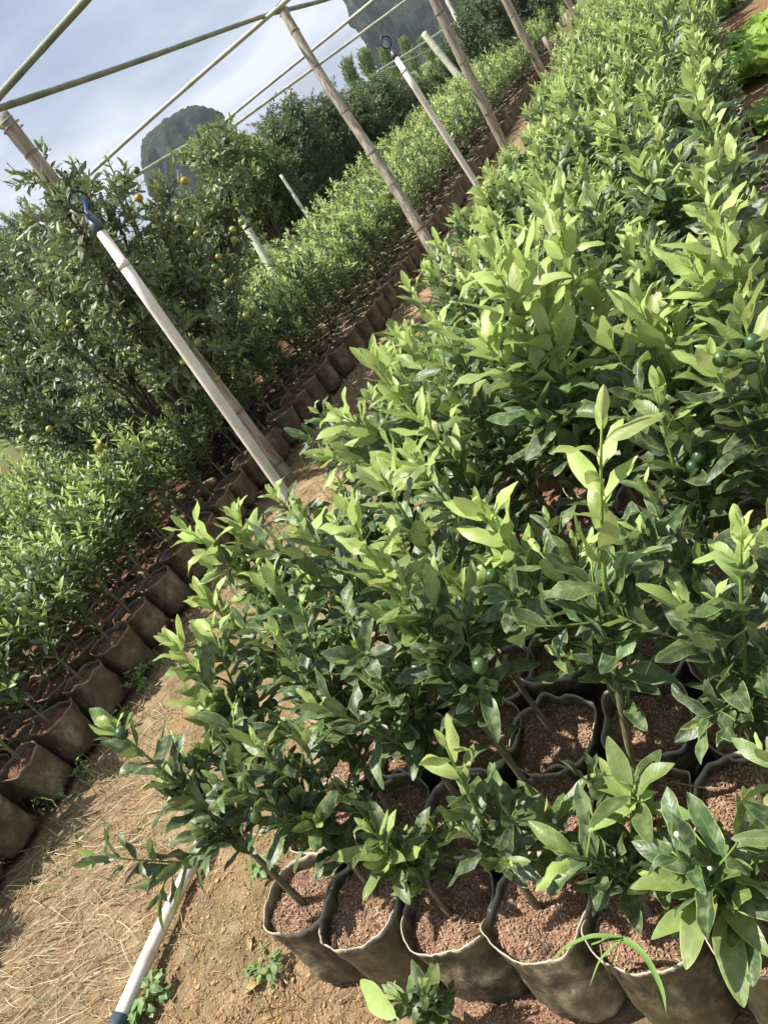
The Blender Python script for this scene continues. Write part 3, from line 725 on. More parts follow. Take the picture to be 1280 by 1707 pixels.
bamboo((-3.30, 3.94, -.15), p1t + [0, 0, -.02], .052, .044, 'bamboo_post', 'old bamboo post rising behind the fruit tree to the rail corner at the left margin', 'post', PG, seed=1)
bamboo((-2.81, 7.14, -.15), p2t + [0, 0, .02], .056, .042, 'bamboo_post', 'thick knotted bamboo post in the upper middle carrying the rail joint', 'post', PG, seed=2, bow=.035, every=.42)
b3 = at(840, 245, .1); b4 = at(903, 120, .15); b5 = at(966, 30, .2)
def top_of(b, px, py, z):
    q = at(px, py, z) if False else near(px, py, b[0], b[1]); d = q - b; return b + d * ((z - b[2]) / d[2])
bamboo((b3[0], b3[1], -.1), top_of(b3, 725, 0, ZT), .066, .06, 'bamboo_post', 'brown bamboo post third from the left, leaving the frame at the top', 'post', PG, seed=3, every=.6)
bamboo((b4[0], b4[1], -.1), top_of(b4, 845, 0, ZT), .085, .075, 'bamboo_post', 'pale post in front of the tall dark trees at the top', 'post', PG, seed=4, every=.7)
bamboo((b5[0], b5[1], -.1), top_of(b5, 948, 0, ZT), .08, .07, 'bamboo_post', 'short visible pale post farthest to the right at the top edge', 'post', PG, seed=5, every=.7)
ZR = ZT + .05
def rail(pa, pb, r, label, material='rail', seed=0, za=None, zb=None, bow=.03):
    a = at(*pa, ZR if za is None else za); b = at(*pb, ZR if zb is None else zb)
    return bamboo(a, b, r, r * .85, 'bamboo_rail', label, 'rail', RG, .5, material, bow, seed)
a = np.array([-3.32, 3.0, ZR]); b_ = np.array([-3.28, 13.4, ZR])
beam = bamboo(at(0, 184, ZR) + [0.02, -.8, 0], at(470, 17, ZR), .021, .019, 'bamboo_rail', 'thick greenish rail running along the frame from the left margin to the middle post', 'rail', RG, .5, 'rail', .01, 11)
bamboo(at(455, 22, ZR + .055), at(545, -2, ZR + .055) + (at(545, -2, ZR) - at(470, 17, ZR)) * 1.5, .024, .021, 'bamboo_rail', 'greenish rail continuing along the frame beyond the middle post', 'rail', RG, .5, 'rail', .01, 12)
bamboo(at(0, 160, ZR + .07) + [-.7, 0, 0], at(150, -3, ZR + .07) + [2.2, 0, 0], .022, .021, 'bamboo_rail', 'thick greenish cross rail leaving the top left corner of the photo', 'rail', RG, .5, 'rail', .01, 13)
bamboo(at(28, 402, ZR - .03), at(480, -3, ZR - .03) + [1.5, 0, 0], .020, .023, 'bamboo_rail', 'long pale cross rail passing under the middle post top in front of the karst hill', 'rail', RG, .5, 'rail_pale', .02, 14)
bamboo(at(187, 318, ZR), at(372, 208, ZR) + [.3, 0, 0], .028, .025, 'bamboo_rail', 'short pale sagging rail crossing the foot of the left karst hill', 'rail', RG, .5, 'rail_pale', .02, 15)
bamboo(at(345, 228, ZR), at(625, -2, ZR) + [1.5, 0, 0], .028, .026, 'bamboo_rail', 'pale cross rail meeting the edge of the right karst cliff', 'rail', RG, .5, 'rail_pale', .02, 16)
bamboo(at(372, 224, ZR), at(690, -3, ZR) + [1.5, 0, 0], .031, .028, 'bamboo_rail', 'pale cross rail lowest of those in front of the right karst cliff', 'rail', RG, .5, 'rail_pale', .02, 17)
# tie wire on the post corner
mbw = MB(); th = np.linspace(0, 12.5, 40)
mbw.tube(np.stack([-3.34 + .056 * np.cos(th), 3.95 + .056 * np.sin(th), ZT - .12 + th * .005], 1), .004, 5)
tag(obj('tie_wire', mbw.mesh('tie_wire', M['wire'])), 'thin wire wound round the post head at the left margin', 'wire')

th2 = np.linspace(0, 18.8, 60)
mbw = MB(); mbw.tube(np.stack([p2t[0] + .052 * np.cos(th2), p2t[1] + .052 * np.sin(th2), ZT - .06 + th2 * .007 + .02 * np.sin(th2)], 1), .005, 5)
tag(obj('tie_wire', mbw.mesh('tie_wire', M['wire'])), 'wire lashing round the middle post head where the rails meet', 'wire')
def sprinkler(base, top, r, label, ring=True):
    base, top = np.array(base, float), np.array(top, float); root = empty('sprinkler_post', tuple(base)); tag(root, label, 'sprinkler', 'pvc sprinkler posts')
    d = top - base; L = np.linalg.norm(d); ax = d / L
    mb = MB(); mb.tube([base * 0 + ax * L * f for f in np.linspace(0, .93, 12)], r, 14); obj('pipe', mb.mesh('pipe', M['pvc']), root)
    mb = MB(); s = .93 * L
    mb.tube([ax * (s - .015), ax * (s + .005), ax * (s + .0051), ax * L], [r * 1.025, r * 1.025, r * .86, r * .82], 14); obj('riser', mb.mesh('riser', M['pvc']), root)
    k = r / .025 * .68
    hd = MB(); hd.tube([ax * (L - .02), ax * (L + .02 * k), ax * (L + .021 * k), ax * (L + .05 * k), ax * (L + .051 * k), ax * (L + .095 * k)], [r * .95, r * .95, r * .78, r * .78, r * .62, r * .34], 14)
    h = obj('head', hd.mesh('head', M['slate']), root)
    c = ax * (L + .15 * k); view = unit(-ray(*project(top)[:2])); side = unit(np.cross(view, ax)); 
    side = unit(side + view * .25)
    mb = MB(); tt = np.linspace(0, 2 * math.pi, 40)[:-1]; V = []
    for t in tt:
        rad_ = side * math.cos(t) + ax * math.sin(t); nn = np.cross(side, ax); cc = c + rad_ * np.array(.058 * k)
        V.append([cc + .0085 * k * (rad_ * math.cos(p) + nn * math.sin(p)) for p in np.arange(8) * math.pi / 4])
    mb.grid(np.array(V), True, True); obj('ring', mb.mesh('ring', M['black']), root)
    mb = MB(); tt = np.linspace(-.1, 2.5, 14)
    pts = [c + side * (-.028 * k * math.sin(t * 1.15)) + ax * (-.066 * k + .042 * k * t) for t in tt]
    mb.tube(pts, np.linspace(.013 * k, .004 * k, 14), 8); obj('spinner', mb.mesh('spinner', M['blue']), root)
    mb = MB(); mb.tube([c + ax * .056 * k, c + ax * .085 * k], [.010 * k, .008 * k], 8); 
    obj('spigot', mb.mesh('spigot', M['black']), root)
t1 = near(160, 375, -1.66, 1.91); m1 = near(470, 815, -1.66, 1.91); b1 = m1 + (m1 - t1) * (m1[2] / (t1[2] - m1[2]))
sprinkler(b1, t1, .018, 'cream pvc sprinkler post with ring head, in front of the fruit tree')
t2 = near(657, 92, -1.95, 6.4); m2 = near(812, 335, -1.95, 6.4); b2 = m2 + (m2 - t2) * (m2[2] / (t2[2] - m2[2]))
sprinkler(b2, t2, .025, 'farther pvc sprinkler post with ring head, between the second and third bamboo posts')
# farther pale posts of the frame
def pale_post(pa, pb, d, r, label, s):
    a, b = depth(*pa, d), depth(*pb, d); dn = (a - b); a = a + dn * (a[2] / max(-dn[2], .01) if False else .0)
    v = b - a; a = a - v * ((a[2] + .05) / v[2])
    return bamboo(a, b, r, r * .9, 'pale_post', label, 'post', 'pale posts of the frame beyond the left bed', .8, 'rail_pale', .01, s)
pale_post((435, 420), (368, 300), 8.5, .045, 'pale post showing between the fruit tree and the trees behind it', 21)
pale_post((510, 356), (468, 292), rowd(510, 356, -5.9), .03, 'thin pale post in front of the rounded dark tree', 22)
pale_post((755, 115), (706, 56), 17, .085, 'white leaning post far off under the right karst cliff', 23)
pale_post((490, 175), (483, 152), rowd(490, 175, -9.5), .05, 'short post top poking out above the tree tops against the sky', 24)
pale_post((760, 30), (745, 0), 26, .08, 'white post far off at the top edge beside the tall dark trees', 25)
for k, (pa, pb, lab) in enumerate((((630, 120), (770, 30), 'thin pale rail far off below the right karst cliff'), ((620, 128), (800, 45), 'second thin pale rail far off below the right karst cliff'))):
    a, b = depth(*pa, 19), depth(*pb, 24); bamboo(a, b, .03, .03, 'bamboo_rail', lab, 'rail', RG, .6, 'rail_pale', .02, 30 + k)

# stakes and boards at the foot of the tall trees
for k, (pa, pb) in enumerate((((945, 70), (928, 38)), ((925, 92), (905, 62)), ((955, 55), (942, 22)))):
    a = at(*pa, .35); q = near(*pb, a[0], a[1]); mb = MB()
    d = (q - a); L = np.linalg.norm(d); mb.tube([(0, 0, -.5), d * .5, d * .96, d], [.05, .05, .045, .02], 6)
    tag(obj('wooden_stake', mb.mesh('wooden_stake', M['bamboo']), None, tuple(a)), ['leaning grey stake lowest of the three by the tall trees', 'leaning grey stake nearest the trunks of the tall trees', 'leaning grey stake highest of the three by the tall trees'][k], 'stake', 'stakes at the far end of the path')

# ground pipe
g0 = at(195, 1712, .03); g1 = at(330, 1415, .03); gd = g1 - g0; g1 = g0 + gd * 1.6; g0 = g0 - gd * .0
root = empty('ground_pipe', tuple(g0)); tag(root, 'pale pvc irrigation pipe lying on the soil beside the corner of the right bed', 'pipe')
mb = MB(); L = np.linalg.norm(gd) * 1.6; n = 20; tt = np.linspace(0, 1, n)
mb.tube([(g1 - g0) * t + np.array([0, 0, .004 * math.sin(t * 7)]) for t in tt], .0225, 14); obj('pipe', mb.mesh('pipe', M['pvc_white']), root)
mb = MB(); ax = gd / np.linalg.norm(gd); mb.tube([ax * -.05, ax * .03, ax * .031], [.027, .027, .0235], 14); obj('coupling', mb.mesh('coupling', M['slate']), root)

# ------------------------------------------------------------------ trees
def gen_tree(rng, limbs, Lm, spacing, twigs=9, twl=(.18, .42), r0=.035, young=.05, leafstart=.25, updraft=.55):
    """limbs: list of (start, control, end, radius)"""
    LV = Leaves(); mb = MB()
    for (a, c, e, r) in limbs:
        cv = bez(a, c, e, 14); cv[1:-1] += rng.normal(0, .012, (12, 3)); mb.tube(cv, np.linspace(r, .004, 14), 7)
        ln = np.linalg.norm(np.diff(cv, axis=0), axis=1).sum()
        grow_leaves(LV, cv, rng, max(.5, 1 - .5 / max(ln, .6)), Lm * 1.05, spacing, young * 1.5)
        for k in range(int(twigs * ln) + 3):
            f = rng.uniform(leafstart, 1.0) ** .8; s = cv[min(13, int(f * 13))]; th = rng.uniform(0, 6.28); l = rng.uniform(*twl)
            el = rng.uniform(-.25, 1.2)
            d = np.array([math.cos(th) * math.cos(el), math.sin(th) * math.cos(el), math.sin(el) * updraft + .15]); e2 = s + d * l
            c2 = bez(s, (s + e2) / 2 + rng.normal(0, .02, 3), e2 + [0, 0, .05 * l], 7); mb.tube(c2, np.linspace(.0045, .0015, 7), 4)
            grow_leaves(LV, c2, rng, .12, Lm, spacing, young * rng.uniform(0, 2), 1.05)
    return LV, mb

# fruit tree beside the path
def fruit_tree():
    rng = np.random.default_rng(31); bx, by = -4.35, 4.45; B = np.array([bx, by, .0]); limbs = []
    def rel(px, py, d): return depth(px, py, d) - B
    ends = [((355, 205), 5.7), ((55, 265), 6.2), ((175, 285), 5.9), ((110, 300), 6.3), ((250, 300), 5.6), ((330, 330), 5.8), ((0, 390), 6.1), ((0, 500), 5.9), ((60, 420), 5.6), ((150, 420), 5.5),
            ((230, 400), 5.4), ((380, 420), 5.6), ((405, 520), 5.6), ((20, 610), 5.6), ((-60, 560), 6.1), ((70, 700), 5.4), ((110, 560), 5.3), ((200, 520), 5.2), ((300, 470), 5.3),
            ((-80, 430), 6.3), ((-60, 690), 5.7), ((150, 660), 5.3), ((400, 640), 5.7)]
    ends += [((38, 232), 4.5), ((118, 262), 4.5), ((176, 258), 4.7), ((362, 188), 5.5), ((386, 212), 5.6), ((262, 285), 5.0), ((90, 330), 4.2), ((72, 288), 4.05), ((98, 318), 4.1), ((122, 352), 4.1), ((140, 395), 4.2), ((60, 262), 4.1), ((135, 390), 4.3), ((200, 440), 4.4), ((250, 510), 4.5), ((170, 330), 4.6), ((60, 520), 4.6), ((260, 350), 4.8), ((20, 440), 4.9), ((320, 400), 4.9), ((-40, 620), 5.0), ((30, 680), 5.0),((375, 260), 5.5), ((290, 340), 5.2), ((360, 520), 5.0), ((-30, 500), 5.5), ((-90, 600), 5.6), ((90, 470), 5.0), ((40, 330), 5.4)]
    for k, (pp, d) in enumerate(ends):
        e = rel(*pp, d + rng.uniform(-.25, .35)); a0 = np.array([rng.uniform(-.09, .09), rng.uniform(-.09, .09), 0.05])
        c = np.array([e[0] * .55, e[1] * .55, e[2] * .30 + .1]) + rng.normal(0, .06, 3)
        limbs.append((a0, c, e, rng.uniform(.016, .03) if k % 6 else .05))
    LV, mb = gen_tree(rng, limbs, .086, .019, 9, (.12, .30), young=.06, leafstart=.58)
    root = empty('kumquat_tree', tuple(B)); tag(root, 'bushy fruit tree with yellow and green kumquats behind the cream sprinkler post', 'fruit tree')
    obj('trunk', mb.mesh('trunk', M['bark']), root); obj('crown', LV.mesh('crown', M['treeleaf'], 6, 2), root)
    fr = [(88, 418, 'y'), (122, 422, 'l'), (169, 455, 'y'), (365, 428, 'o'), (410, 527, 'y'), (330, 570, 'l'), (165, 747, 'y'), (83, 715, 'y'), (38, 731, 'l'), (10, 597, 'l'), (363, 632, 'l'), (128, 302, 'l'), (232, 330, 'y'), (308, 302, 'o'),
          (298, 365, 'l'), (328, 390, 'l'), (390, 400, 'l'), (403, 370, 'l'), (388, 383, 'l'), (225, 535, 'g'), (117, 538, 'l'), (156, 537, 'g'), (44, 555, 'g'), (380, 470, 'l'), (145, 504, 'g'), (322, 428, 'g'), (228, 284, 'g'), (378, 234, 'g'), (306, 603, 'l'), (150, 645, 'g'), (70, 475, 'l'), (357, 445, 'l')]
    for (px, py, k) in fr:
        q = depth(px, py, 4.35 + random.uniform(0, .3)) if px < 340 else depth(px, py, 4.9)
        me = {'y': FR_YEL, 'o': FR_YEL, 'l': FR_LIME, 'g': FR_TG}[k]
        o = obj('fruit', me, root, tuple(q - B)); s = random.uniform(.95, 1.2); o.scale = (s, s, s); o.rotation_euler = (random.uniform(-.7, .7), random.uniform(-.7, .7), 0)
fruit_tree()

def tree_variant(seed, h, rad_, nl, Lm, spacing, twigs, young, cols, upright=.6, trunk_h=.25):
    rng = np.random.default_rng(seed); limbs = []
    for k in range(nl):
        a = rng.uniform(0, 6.28); ph = rng.uniform(.08, 1) ** .6; zt = h * (trunk_h + (1 - trunk_h) * rng.uniform(.25, 1)); rr = rad_ * math.sqrt(max(.05, 1 - ((zt / h - .55) / .52) ** 2)) * ph
        e = np.array([rr * math.cos(a), rr * math.sin(a), zt]); s = np.array([rng.uniform(-.05, .05), rng.uniform(-.05, .05), .0 if rng.uniform() < .4 else h * .12])
        limbs.append((s, np.array([e[0] * .35, e[1] * .35, zt * upright]), e, rng.uniform(.018, .04) * h / 2.6))
    LV, mb = gen_tree(rng, limbs, Lm, spacing, twigs, (.16 * h / 2.6, .42 * h / 2.6), young=young, leafstart=.3)
    A_ = LV.arrays(3, 2); top = float(np.percentile(A_[0][:, 2], 99.7))
    return mb.mesh('trunk', M['bark']), quads_mesh('crown', *A_, cols), top
TV = [tree_variant(60, 2.7, 1.0, 34, .09, .024, 8, .05, M['farleaf']), tree_variant(61, 2.6, .95, 32, .09, .024, 8, .12, M['farleaf']), tree_variant(62, 3.0, .85, 32, .09, .024, 8, .0, M['farleaf'], .7)]
TL = [tree_variant(63, 2.7, .75, 28, .13, .026, 7, .6, M['farleaf'], .75)]           # feathery pale growth
BT = []
def bg_tree(px, py, d, h, kind, label, wide=1.0, name='dense_tree', group='trees beyond the left-hand bed'):
    """top of the crown seen at (px, py), d metres away along the view axis"""
    q = depth(px, py, d); src = (TL if kind == 'pale' else TV); tr, cr, top = src[random.randrange(len(src))] if kind != 'tall' else TV[2]
    s = q[2] / top
    root = empty(name, (q[0], q[1], 0), random.uniform(0, 6.28)); tag(root, label, 'tree', group)
    a = obj('trunk', tr, root); b = obj('crown', cr, root)
    root.scale = (s * wide, s * wide, s)
    return root
bg_tree(335, 215, rowd(335, 215, -6.80), 2.6, 'pale', 'feathery pale green tree just right of the fruit tree top', .9)
bg_tree(395, 235, rowd(395, 235, -6.80), 2.5, 'pale', 'feathery pale green tree left of the rounded dark tree', .9)
bg_tree(455, 170, rowd(455, 170, -6.80), 2.6, 'dark', 'rounded dark tree with an upright sprig at its left shoulder', 1.0)
bg_tree(520, 158, rowd(520, 158, -6.80), 2.6, 'dark', 'rounded dark tree just left of the middle bamboo post', 1.05)
bg_tree(575, 150, rowd(575, 150, -6.55), 2.6, 'dark', 'dark tree just right of the middle bamboo post', 1.05)
bg_tree(615, 125, rowd(615, 125, -6.30), 2.6, 'dark', 'mid green tree below the karst cliff edge', 1.0)
bg_tree(665, 118, rowd(665, 118, -6.80), 2.6, 'dark', 'mid green tree behind the farther sprinkler head', 1.0)
bg_tree(715, 105, rowd(715, 105, -6.30), 2.6, 'dark', 'mid green tree left of the third bamboo post', 1.0)
bg_tree(425, 250, rowd(425, 250, -6.6), 2.2, 'dark', 'low dark tree in shade behind the pale post', 1.0)
bg_tree(300, 325, rowd(300, 262, -6.30), 2.6, 'dark', 'dark tree half hidden behind the fruit tree', 1.1)
bg_tree(225, 385, rowd(225, 305, -6.80), 2.6, 'dark', 'dark tree hidden behind the middle of the fruit tree', 1.1)
bg_tree(40, 405, 14.0, 2.6, 'dark', 'tree showing low at the left margin behind the fruit tree', 1.2)
bg_tree(-40, 415, 11.0, 2.6, 'dark', 'tree at the very left margin behind the fruit tree', 1.2)
bg_tree(-90, 470, rowd(-90, 470, -7.2), 2.6, 'dark', 'dark tree low down at the left margin below the skyline', 1.2)
bg_tree(-10, 560, rowd(-10, 560, -7.8), 2.0, 'dark', 'low dark tree at the left margin above the left bed', 1.2)
for k, (px, py, d, lab) in enumerate(((790, -55, 19, 'tall dark tree leftmost of the row at the top'), (830, -75, 18.5, 'tall dark tree behind the pale post at the top'), (870, -95, 20.5, 'tall dark tree second from the right in the row at the top'),
        (905, -110, 24, 'tall dark tree rightmost of the row at the top'), (850, -60, 23, 'tall dark tree set back behind the row at the top'), (770, -30, 23, 'tall dark tree set back at the left end of the row'), (940, -120, 29, 'tall dark tree farthest off beside the path end'))):
    bg_tree(px, py, d, 3, 'tall', lab, .75, group='tall dark trees at the far end')
for k, (px, py, d, lab) in enumerate(((800, -30, 15.5, 'tall dark tree nearest the third bamboo post'), (765, 20, 17, 'tall dark tree low at the left end of the row'), (730, 70, 19, 'dark tree behind the white leaning post'), (915, -70, 21, 'tall dark tree just left of the path end'), (880, -60, 18, 'tall dark tree in front of the row at the top'))):
    bg_tree(px, py, d, 3, 'tall', lab, .8, group='tall dark trees at the far end')
for k, (px, py, d) in enumerate(((0, 410, 19), (60, 390, 20), (130, 370, 21), (200, 350, 19), (270, 310, 19), (340, 250, 18), (420, 215, 18), (690, 110, 21), (640, 130, 20), (480, 185, 20), (560, 160, 22), (-60, 430, 20))):
    bg_tree(px, py + 62, d, 3, 'dark', 'dark tree in the hidden back row behind the nearer trees', 1.2, group='back row of dark trees')
for k, (px, py, lab) in enumerate(((488, 178, 'bushy tree filling the gap between the two rounded dark trees'), (548, 160, 'bushy tree left of the middle bamboo post, low in the row'), (596, 142, 'bushy tree just right of the middle bamboo post, set forward'), (642, 128, 'bushy tree in the row under the far grove'), (690, 116, 'bushy tree left of the third bamboo post, set forward'), (425, 200, 'bushy tree at the left end of the row beside the fruit tree'), (740, 100, 'bushy tree behind the third bamboo post'))):
    bg_tree(px, py + 8, rowd(px, py, -6.9), 2.6, 'dark', lab, 1.25)
# far grove below the cliff and trees at the horizon
for k, (px, py, d, w, lab) in enumerate(((572, 98, 46, .55, 'far grove tree standing alone left of the cliff edge'), (600, 82, 50, .6, 'highest far grove tree below the cliff edge'), (635, 78, 54, .6, 'far grove tree just left of the farther sprinkler head'), (668, 62, 60, .6, 'far grove tree right of the farther sprinkler head'),
        (700, 60, 66, .7, 'far grove tree behind the white leaning post'), (735, 40, 70, .7, 'far grove tree beside the third bamboo post'), (545, 140, 58, .6, 'low far grove tree above the middle of the tree row'))):
    bg_tree(px, py, d, 6, 'pale', lab, w, 'grove_tree', 'grove below the right karst cliff')
for k, (px, py, d, lab) in enumerate(((5, 352, 60, 'far tree on the skyline at the left margin'), (35, 368, 66, 'far tree on the skyline right of the left margin'), (-45, 365, 62, 'far tree on the skyline at the very edge of the photo'))):
    bg_tree(px, py, d, 6, 'dark', lab, .9, 'skyline_tree', 'trees on the left skyline')

# ------------------------------------------------------------------ karst hills
def hill(az0, az1, topel, dist, name, seed, shape, roof=.35):
    r0, r1 = math.tan(rad(az0)) * dist, math.tan(rad(az1)) * dist
    azc = rad((az0 + az1) / 2); W = dist * 2 * math.tan(rad(abs(az1 - az0) / 2)); Hh = dist * math.tan(rad(topel)) + H
    c = np.array([-math.sin(azc) * dist, math.cos(azc) * dist, 0]); V = []; n = 120; ni = 56
    for i in range(ni + 1):
        f = i / ni
        if shape == 'dome': z = Hh * math.sin(f * math.pi / 2) ** .9; r = W / 2 * math.cos(f * math.pi / 2) ** .42 * (1.08 - .1 * f)
        else: z = Hh * math.sin(f * math.pi / 2) ** .8; r = W / 2 * math.cos(f * math.pi / 2) ** .75
        row = []
        for a in np.arange(n) * 2 * math.pi / n:
            x, y = math.cos(a), math.sin(a)
            k = 1 + .12 * mnoise.fractal((x * 1.7 + seed, y * 1.7, z / W * 2.2), 1, 2, 5) + .11 * mnoise.fractal((x * 6 + seed, y * 6, z / W * 7), 1, 2, 4)
            zz = z * (1 + .045 * mnoise.noise((x * 2, y * 2, seed)) * f) + (W * .015 * mnoise.noise((x * r / W * 16, y * r / W * 16, seed)) + W * .02 * mnoise.noise((x * r / W * 50, y * r / W * 50, seed)) if f > .4 else 0)
            row.append((x * r * k, y * r * k, zz - .5))
        V.append(row)
    mb = MB(); mb.grid(np.array(V), False, True); mb.f.append(tuple(range(mb.n - n, mb.n)))
    return tag(obj(name, mb.mesh(name, M['rock']), None, tuple(c)), kind='structure')
hill(35.6, 28.8, 5.9, 420, 'hill', 3, 'dome')
hill(18.7, 3.6, 9.8, 420, 'hill', 8, 'cliff')

# ------------------------------------------------------------------ path litter
def strips(name, n, place, L, w, material, label, cat, arch=.25, seed=0, lay=True):
    rng = np.random.default_rng(seed); mb = MB()
    for k in range(n):
        x, y, a = place(rng); l = rng.uniform(*L); ww = rng.uniform(*w); d = np.array([math.cos(a), math.sin(a)]); s = np.array([-d[1], d[0]]); bend = rng.normal(0, .25)
        z0 = rng.uniform(.002, .02); V = []
        for t in np.linspace(0, 1, 5):
            c = np.array([x, y]) + d * l * (t - .5) + s * bend * l * (t * (1 - t))
            zz = max(gz(*c), -.1) + z0 + (arch * l * t * (1 - t)) + rng.uniform(0, .003)
            V.append([(*(c - s * ww * (1 - .7 * t)), zz - ww * .3), (*c, zz + ww * .4), (*(c + s * ww * (1 - .7 * t)), zz - ww * .3)])
        mb.grid(np.array(V), rnd=rng.uniform(0, 1))
    return tag(obj(name, mb.mesh(name, material)), label, cat, None, 'stuff')
patches = [at(150, 1560, 0), at(60, 1500, 0), at(230, 1400, 0), at(80, 1640, 0), at(200, 1340, 0), at(120, 1690, 0), at(280, 1250, 0), at(20, 1600, 0)]
def place_straw(rng):
    if rng.uniform() < .74:
        c = patches[rng.integers(0, len(patches))]; x, y = c[0] + rng.normal(0, .22), c[1] + rng.normal(0, .17)
        return x, y, rng.normal(.35, .55)
    x, y = rng.uniform(-3.3, -1.55), rng.uniform(.2, 7) ; return x, y, rng.uniform(0, 3.14)
strips('straw', 1250, place_straw, (.05, .22), (.0008, .002), M['straw'], 'pale dry straw strewn over the sandy path', 'straw', .1, 1)
def place_litter(rng):
    if rng.uniform() < .6:
        q = at(rng.uniform(0, 640), rng.uniform(1250, 1780), 0); return q[0], q[1], rng.uniform(0, 6.28)
    return rng.uniform(-3.3, -1.5), rng.uniform(.1, 6), rng.uniform(0, 6.28)
strips('plant_litter', 3200, place_litter, (.008, .045), (.0007, .0022), M['litter'], 'short brown bits of dead plant scattered over the path soil', 'litter', .12, 8)
def place_dirt(rng): return rng.uniform(-3.3, -1.5), rng.uniform(.1, 4.5), rng.uniform(0, 3.14)
def clods():
    rng = np.random.default_rng(3); mb = MB()
    ico = [(0, 0, 1), (.894, 0, .447), (.276, .851, .447), (-.724, .526, .447), (-.724, -.526, .447), (.276, -.851, .447), (.724, .526, -.447), (-.276, .851, -.447), (-.894, 0, -.447), (-.276, -.851, -.447), (.724, -.526, -.447), (0, 0, -1)]
    fc = [(0, 1, 2), (0, 2, 3), (0, 3, 4), (0, 4, 5), (0, 5, 1), (1, 6, 2), (2, 7, 3), (3, 8, 4), (4, 9, 5), (5, 10, 1), (2, 6, 7), (3, 7, 8), (4, 8, 9), (5, 9, 10), (1, 10, 6), (6, 11, 7), (7, 11, 8), (8, 11, 9), (9, 11, 10), (10, 11, 6)]
    ico = np.array(ico)
    for k in range(6000):
        if rng.uniform() < .7:
            u_ = rng.uniform(0, 1); q = at(rng.uniform(230, 640), rng.uniform(1380, 1790), 0); x, y = q[0], q[1]
        else: x, y, _ = place_dirt(rng)
        s = rng.uniform(.0012, .0042) * (2.0 if rng.uniform() < .035 else 1)
        v = ico * s * rng.uniform(.7, 1.3, (12, 1)) * [1, 1, .75]; mb.add(v + [x, y, gz(x, y) + s * .4], fc, 0, rng.uniform(0, 1))
    tag(obj('soil_crumbs', mb.mesh('soil_crumbs', M['clod'], False)), 'orange crumbs of dry soil over the path near the bags', 'soil', None, 'stuff')
clods()
def tufts(name, spots, nb, L, material, label, seed, spread=.06):
    rng = np.random.default_rng(seed); mb = MB()
    for (x0, y0) in spots:
        for k in range(nb):
            a = rng.uniform(0, 6.28); x, y = x0 + rng.normal(0, spread), y0 + rng.normal(0, spread); l = rng.uniform(*L); lean = rng.uniform(.3, 1.1); w = rng.uniform(.0012, .003); d = np.array([math.cos(a), math.sin(a)]); s = np.array([-d[1], d[0]]); z = gz(x, y)
            V = []
            for t in np.linspace(0, 1, 5):
                r = l * math.sin(lean * t) ; h_ = l * t * math.cos(lean * t * 1.1); c = np.array([x, y]) + d * r
                V.append([(*(c - s * w * (1 - t * .95)), z + h_), (*(c + s * w * (1 - t * .95)), z + h_)])
            mb.grid(np.array(V), rnd=rng.uniform(0, 1))
    return tag(obj(name, mb.mesh(name, material)), label, 'grass', None, 'stuff')
rngp = np.random.default_rng(12)
sp = [tuple(at(*p, 0)[:2]) for p in ((245, 1010), (270, 1100), (300, 960), (95, 1330), (210, 1440), (225, 1420), (60, 1360), (130, 1420), (330, 940), (300, 1010))]
sp += [(-2.9 + rngp.normal(0, .25), y) for y in np.arange(3.2, 9, .12)] + [(-3.25 + rngp.normal(0, .05), y) for y in np.arange(1.2, 7, .16)] + [(-3.1 + rngp.normal(0, .16), rngp.uniform(1.0, 3.4)) for _ in range(26)] + [(rngp.uniform(-2.7, -1.7), rngp.uniform(.3, 3)) for _ in range(16)]
tufts('grass', sp, 16, (.03, .12), M['grass'], 'short yellowing grass in tufts along the path', 4)

def weed(px, py, z, R, n, seed, label, Lm=.04, up=.5):
    q = at(px, py, 0); x, y = q[0], q[1]; rng = np.random.default_rng(seed); LV = Leaves(); mb = MB()
    for k in range(n):
        a = rng.uniform(0, 6.28); r = R * math.sqrt(rng.uniform(0.02, 1)); e = np.array([r * math.cos(a), r * math.sin(a), z * rng.uniform(.4, 1)])
        cv = bez((0, 0, 0), (e[0] * .3, e[1] * .3, e[2] * .8), e, 6); mb.tube(cv, np.linspace(.0016, .0008, 6), 4, .8)
        for m in range(rng.integers(3, 6)):
            th = a + rng.normal(0, 1.1); d = np.array([math.cos(th), math.sin(th), rng.uniform(-.1, .6) * up])
            LV.add(cv[-1 - rng.integers(0, 3)], d, (d[0] * -.2, d[1] * -.2, 1), Lm * rng.uniform(.6, 1.2), rng.uniform(.2, .9), rng, .6)
    root = empty('weed', (x, y, gz(x, y))); tag(root, label, 'weed', 'weeds on the path')
    obj('stalks', mb.mesh('stalks', M['stem']), root); obj('leaves', LV.mesh('leaves', M['weedleaf'], 5, 2), root)
weed(455, 1620, .07, .06, 12, 1, 'spindly green weed on the soil below the first front bag', .03)
weed(235, 1140, .09, .10, 16, 2, 'round leaved weed at the foot of the shaded left bags', .04)
weed(250, 1665, .07, .06, 14, 3, 'broad grey green weed growing against the lower end of the ground pipe', .045)
weed(440, 1455, .05, .04, 10, 4, 'small grey green weed beside the rim of the corner bag', .035)
weed(275, 985, .08, .08, 14, 5, 'leafy weed between the left bags and the path, higher up', .045)
weed(195, 1205, .06, .08, 12, 6, 'low weed beside a shaded bag in the lower left', .04)
weed(95, 1325, .08, .07, 10, 7, 'weed under the long grass leaf near the lower left corner', .04)
weed(10, 1430, .07, .06, 10, 8, 'tiny weed at the left margin of the path', .035)
weed(300, 850, .14, .10, 12, 9, 'taller weed in shade between bags and fruit tree', .06)
weed(130, 1290, .06, .06, 9, 10, 'low weed right of the long grass leaf', .035)

